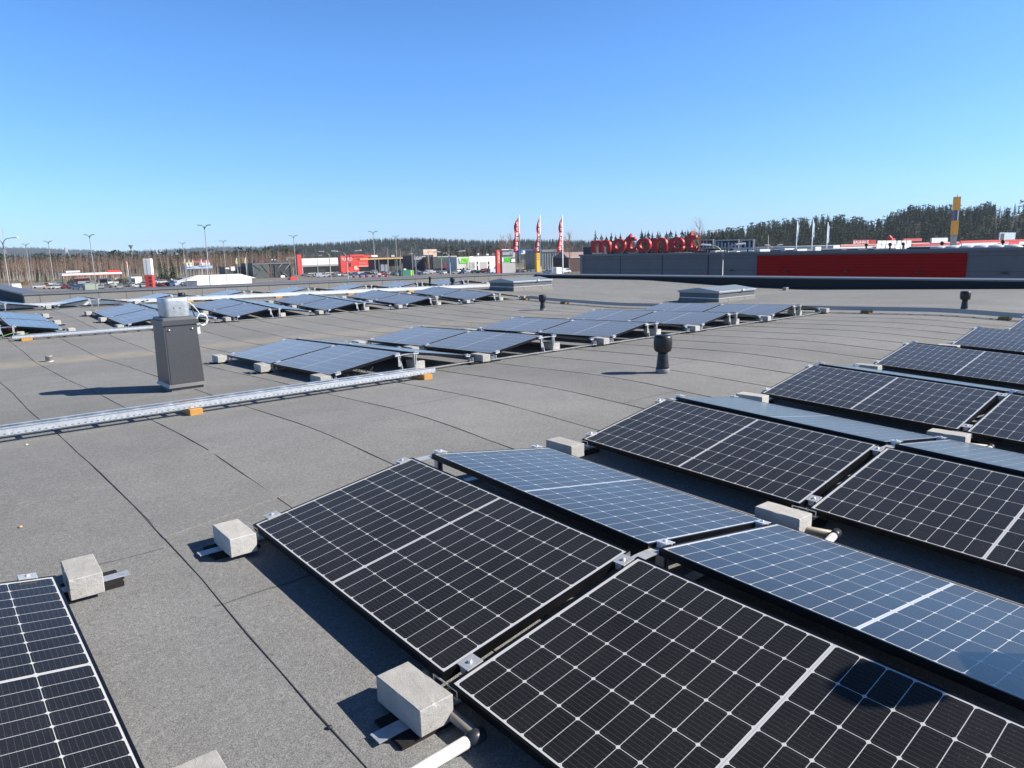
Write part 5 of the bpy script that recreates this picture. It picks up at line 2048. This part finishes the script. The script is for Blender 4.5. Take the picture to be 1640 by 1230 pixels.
# right hill
W_ = Wood()
for i in range(2300):
    u = random.uniform(1095, 1790)
    f_ = random.random() ** .75
    if u > 1590 and f_ > .55 and random.random() < .75: continue
    D = RD0 + (RD1 - RD0) * f_
    p = flat(u, D, zr_(u, f_) - .3)
    h = random.uniform(8, 12.5) * (.85 if f_ < .3 else 1)
    q = random.choice(CT_ + CT_ + PT_)
    rz_ = random.uniform(0, 6.28)
    W_.add(q[0], q[1], p, h, rz_, 0)
    if i % 4 == 0: W_.add(*ST_, p, h * .95, rz_, 1)
W_.build('hill_forest', [make_foliage('hill needles', (.02, .029, .016), (.082, .098, .055)), BARK], 'dense conifer forest covering the hill on the right', 'woodland')
W_ = Wood()
for i in range(380):
    u = random.uniform(1180, 1790)
    f_ = random.random()
    if u > 1590 and random.random() < .6: f_ = random.uniform(.85, 1)
    D = RD0 + (RD1 - RD0) * f_
    p = flat(u, D, zr_(u, f_) - .3)
    h = random.uniform(6.5, 10)
    (tv, tf), (vs, fs) = random.choice(BT_)
    rz_ = random.uniform(0, 6.28)
    W_.add(tv, tf, p, h, rz_, 0)
    W_.add(vs, fs, p, h * 1.05, rz_, 1)
W_.build('bare_wood', [BIRCH, make_foliage('grey twigs', (.10, .085, .07), (.22, .19, .16))], 'bare grey deciduous trees among the conifers on the right hill', 'woodland')

# single conifers behind the red letters and around the station
spec = [(953.5, 369, 8), (963, 374, 8), (971, 376, 9), (979, 372.5, 8), (986, 375, 8), (993.5, 373.5, 9), (1003, 378, 8), (1027.5, 367.5, 8), (1033, 371, 8), (1038, 368.5, 9), (1044.5, 371.5, 8), (1053, 370, 7), (1056.5, 371, 7), (1067, 369.5, 9), (1073.5, 367, 8), (1082, 369.5, 8), (1092, 367, 8), (1101, 366.5, 8), (1107, 372, 8), (1140, 370.5, 9), (1157, 369, 9), (1148, 376, 8), (1172, 374, 8)]
for i, (u, v, w) in enumerate(spec):
    D = random.uniform(205, 240)
    p = flat(u, D)
    h = aim(u, v, D).z
    t = thing('conifer_tree', f'dark conifer behind the red rooftop letters and sign frames, {["1st", "2nd", "3rd", "4th", "5th", "6th", "7th", "8th", "9th", "10th", "11th", "12th", "13th", "14th", "15th", "16th", "17th", "18th", "19th", "20th", "21st", "22nd", "23rd"][sorted(q[0] for q in spec).index(u)]} from the left', 'conifer', p, random.uniform(0, 6), 'conifers behind the grey store')
    q = conifer(h, 500 + i, 15, 9, pw=.55, w=.14 + .05 * random.random())
    MB().add(q[0], q[1]).build('crown', SPRUCE, t)
    q = stem(h * .9, .16)
    MB().add(q[0], q[1]).build('trunk', BARK, t)
for u, D, h, lab in ((56, 318, 5.5, 'small dark green pine in front of the birch wood, left of the canopy'), (70, 322, 5, 'second small green pine left of the petrol canopy'), (255, 300, 10.5, 'dark spruce just right of the price pylon'), (263, 305, 9, 'second dark spruce right of the price pylon'), (274, 302, 11, 'wide dark pine left of the dealer pavilion')):
    t = thing('conifer_tree', lab, 'conifer', flat(u, D))
    q = conifer(h, int(u) + 700, 11, 8, w=.22)
    MB().add(q[0], q[1]).build('crown', make_foliage('green pine', (.012, .024, .012), (.05, .07, .03)), t)
    q = stem(h * .9, .12)
    MB().add(q[0], q[1]).build('trunk', BARK, t)
for u, D, h, lab in ((430.5, 228, 6.5, 'small bare red brown tree before the steel hall'), (686.5, 232, 8, 'bare reddish tree before the black store'), (747, 236, 6, 'slim bare tree before the lime green sign'), (757, 238, 5.5, 'second slim bare tree before the white store'), (1120, 210, 17, 'tall bare grey tree right of the red letters'), (806, 330, 16, 'tall bare tree left of the left red flag'), (818, 330, 17, 'second tall bare tree left of the red flags'), (912, 300, 17, 'tall bare birch right of the right flag')):
    t = thing('bare_tree', lab, 'bare tree', flat(u, D))
    (tv, tf), (vs, fs) = birch(h, int(u) + 900, 70, .2)
    MB().add(tv, tf).build('trunk', BIRCH, t)
    MB().add(vs, fs).build('crown', TWIG, t)
for u, D, w, h, lab, c in ((110, 282, 3.5, 2.6, 'olive yellow bush under the petrol canopy', (.2, .17, .05)), (200, 278, 4.5, 3, 'yellow brown bush right of the petrol canopy', (.22, .17, .06)), (35, 300, 3, 1.6, 'orange brown bush at the far left', (.3, .17, .05)), (218, 285, 4, 2.6, 'second yellow brown bush behind the gate shelter', (.2, .15, .06))):
    r_ = random.Random(int(u))
    vs, fs = [], []
    for k in range(420):
        a, e, rr = r_.uniform(0, 6.28), math.asin(r_.uniform(0, 1)), r_.uniform(.55, 1) ** .5
        q = Vector((w / 2 * rr * math.cos(a) * math.cos(e), w / 2 * rr * math.sin(a) * math.cos(e), h * rr * math.sin(e)))
        b = len(vs)
        for _ in range(3): vs.append((q.x + r_.uniform(-.3, .3), q.y + r_.uniform(-.3, .3), max(0, q.z + r_.uniform(-.25, .25))))
        fs.append((b, b + 1, b + 2))
    t = thing('bush', lab, 'bush', flat(u, D))
    MB().add(vs, fs).build('twigs', make_foliage('bush twigs', tuple(x * .6 for x in c), tuple(x * 1.3 for x in c)), t)

# ------------------------------------------------------------------ colleague just outside the frame, whose shadow falls on the near panels
def skin_body(name, joints, edges, mat, parent, sub=2):
    me = bpy.data.meshes.new(name)
    names = list(joints)
    me.from_pydata([joints[k][0] for k in names], [(names.index(a), names.index(b)) for a, b in edges], [])
    o = bpy.data.objects.new(name, me)
    COL.objects.link(o)
    md = o.modifiers.new('s', 'SKIN')
    md.use_smooth_shade = True
    for i, k in enumerate(names):
        me.skin_vertices[0].data[i].radius = joints[k][1]
        me.skin_vertices[0].data[i].use_root = i == 0
    ms = o.modifiers.new('d', 'SUBSURF')
    ms.levels = ms.render_levels = sub
    dg = bpy.context.evaluated_depsgraph_get()
    m2 = bpy.data.meshes.new_from_object(o.evaluated_get(dg))
    bpy.data.objects.remove(o)
    m2.materials.clear()
    m2.materials.append(mat)
    m2.name = name
    return link(name, m2, parent)


PX, PY = 3.665, -.465
t = thing('person', 'person in dark work clothes standing between the first two ridges just right of the frame', 'person', (PX, PY, z_near(PX, PY) - .115), R(40))
t.scale = (.965, .965, .965)
SKIN_M = simple('skin', (.5, .3, .22), .5, 0, .05)
CLOTH = simple('navy work jacket', (.02, .025, .05), .85, 0, .1, 40)
TROUS = simple('dark work trousers', (.025, .025, .03), .85, 0, .1, 40)
J = {'pelvis': ((0, 0, .95), (.155, .11)), 'waist': ((0, 0, 1.10), (.15, .105)), 'chest': ((0, .01, 1.30), (.175, .115)), 'neck0': ((0, .0, 1.44), (.09, .075)), 'neck': ((0, .0, 1.50), (.055, .055)),
     'headlow': ((0, .015, 1.57), (.066, .078)), 'head': ((0, .01, 1.66), (.078, .095)), 'crown': ((0, 0, 1.735), (.06, .07))}
E_ = [('pelvis', 'waist'), ('waist', 'chest'), ('chest', 'neck0'), ('neck0', 'neck'), ('neck', 'headlow'), ('headlow', 'head'), ('head', 'crown')]
for s, n in ((-1, 'L'), (1, 'R')):
    J['sh' + n] = ((s * .19, 0, 1.40), (.068, .068))
    J['el' + n] = ((s * .25, -.03, 1.13), (.048, .048))
    J['wr' + n] = ((s * .25, .05, .89), (.034, .03))
    J['pa' + n] = ((s * .245, .075, .81), (.042, .022))
    J['hip' + n] = ((s * .10, 0, .88), (.10, .095))
    J['kn' + n] = ((s * .115, .01, .50), (.066, .066))
    J['an' + n] = ((s * .12, -.03, .09), (.045, .045))
    J['toe' + n] = ((s * .135, .13, .045), (.046, .036))
    E_ += [('chest', 'sh' + n), ('sh' + n, 'el' + n), ('el' + n, 'wr' + n), ('wr' + n, 'pa' + n), ('pelvis', 'hip' + n), ('hip' + n, 'kn' + n), ('kn' + n, 'an' + n), ('an' + n, 'toe' + n)]
    for fi, (dx, ln) in enumerate(((-.026, .066), (-.009, .075), (.009, .07), (.026, .056))):
        J[f'f{fi}a{n}'] = ((s * (.245), .078 + dx, .77), (.0095, .0095))
        J[f'f{fi}b{n}'] = ((s * (.235), .08 + dx, .77 - ln * .6), (.0085, .0085))
        J[f'f{fi}c{n}'] = ((s * (.222), .082 + dx, .77 - ln), (.007, .007))
        E_ += [('pa' + n, f'f{fi}a{n}'), (f'f{fi}a{n}', f'f{fi}b{n}'), (f'f{fi}b{n}', f'f{fi}c{n}')]
    J['ta' + n] = ((s * .232, .11, .82), (.011, .011))
    J['tb' + n] = ((s * .222, .128, .78), (.0085, .0085))
    E_ += [('pa' + n, 'ta' + n), ('ta' + n, 'tb' + n)]
COVERED = ('pelvis', 'waist', 'chest', 'shL', 'shR', 'elL', 'elR', 'hipL', 'hipR', 'knL', 'knR', 'anL', 'anR', 'toeL', 'toeR')
JB = {k: (p_, (r_[0] * .62, r_[1] * .62)) if k in COVERED else (p_, r_) for k, (p_, r_) in J.items()}
JB['neck0'] = (J['neck0'][0], (.06, .055))
skin_body('body', JB, E_, SKIN_M, t)
JJ = {'hem': ((0, 0, .86), (.165, .125)), 'pelvis': ((0, 0, .98), (.168, .125)), 'waist': ((0, 0, 1.10), (.16, .118)), 'chest': ((0, .01, 1.30), (.185, .128)), 'neck0': ((0, 0, 1.44), (.10, .088)), 'collar': ((0, 0, 1.495), (.068, .066))}
je = [('hem', 'pelvis'), ('pelvis', 'waist'), ('waist', 'chest'), ('chest', 'neck0'), ('neck0', 'collar')]
for s, n in ((-1, 'L'), (1, 'R')):
    JJ['sh' + n] = (J['sh' + n][0], (.082, .082))
    JJ['el' + n] = (J['el' + n][0], (.062, .062))
    JJ['wr' + n] = ((s * .25, .035, .93), (.046, .046))
    je += [('chest', 'sh' + n), ('sh' + n, 'el' + n), ('el' + n, 'wr' + n)]
skin_body('jacket', JJ, je, CLOTH, t)
JJ = {'top': ((0, 0, 1.02), (.14, .105)), 'pelvis': ((0, 0, .93), (.145, .11))}
je = [('top', 'pelvis')]
for s, n in ((-1, 'L'), (1, 'R')):
    JJ['hip' + n] = ((s * .095, 0, .80), (.10, .10))
    JJ['kn' + n] = (J['kn' + n][0], (.078, .078))
    JJ['an' + n] = ((s * .12, -.02, .07), (.068, .07))
    je += [('pelvis', 'hip' + n), ('hip' + n, 'kn' + n), ('kn' + n, 'an' + n)]
skin_body('trousers', JJ, je, TROUS, t)
for s in (-1, 1):
    MB().lathe([(.001, -.012), (.009, -.008), (.012, 0), (.009, .008), (.001, .012)], 10, 0, Matrix.Translation((s * .032, .098, 1.655))).build('eye', BLACKP, t)
    MB().lathe([(.004, -.03), (.018, -.02), (.02, .01), (.008, .03)], 8, 0, Matrix.Translation((s * .083, .0, 1.645))).build('ear', SKIN_M, t)
    MB().bbox(s * .13 - .05, -.10, 0, s * .13 + .05, .19, .075, .03).build('shoe', BLACKP, t)
MB().tube([(0, .09, 1.66), (0, .1, 1.63), (0, .09, 1.62)], .011, 8).build('nose', SKIN_M, t)
MB().tube([(-.022, .094, 1.585), (0, .1, 1.583), (.022, .094, 1.585)], .006, 6).build('mouth', simple('lips', (.4, .16, .13), .5), t)
MB().lathe([(.105, 1.675), (.112, 1.70), (.105, 1.76), (.07, 1.795), (.01, 1.805)], 20).build('cap', CLOTH, t)

# ------------------------------------------------------------------ air
hm = bpy.data.materials.new('haze air')
hm.use_nodes = True
hm.node_tree.nodes.remove(hm.node_tree.nodes['Principled BSDF'])
hv = hm.node_tree.nodes.new('ShaderNodeVolumePrincipled')
hv.inputs['Density'].default_value = .0001
hv.inputs['Color'].default_value = (.72, .84, 1.0, 1)
hm.node_tree.links.new(hv.outputs[0], hm.node_tree.nodes['Material Output'].inputs['Volume'])
tag(MB().box(-4500, -800, -3.2, 5400, 5400, 140).build('haze', hm), kind='stuff')
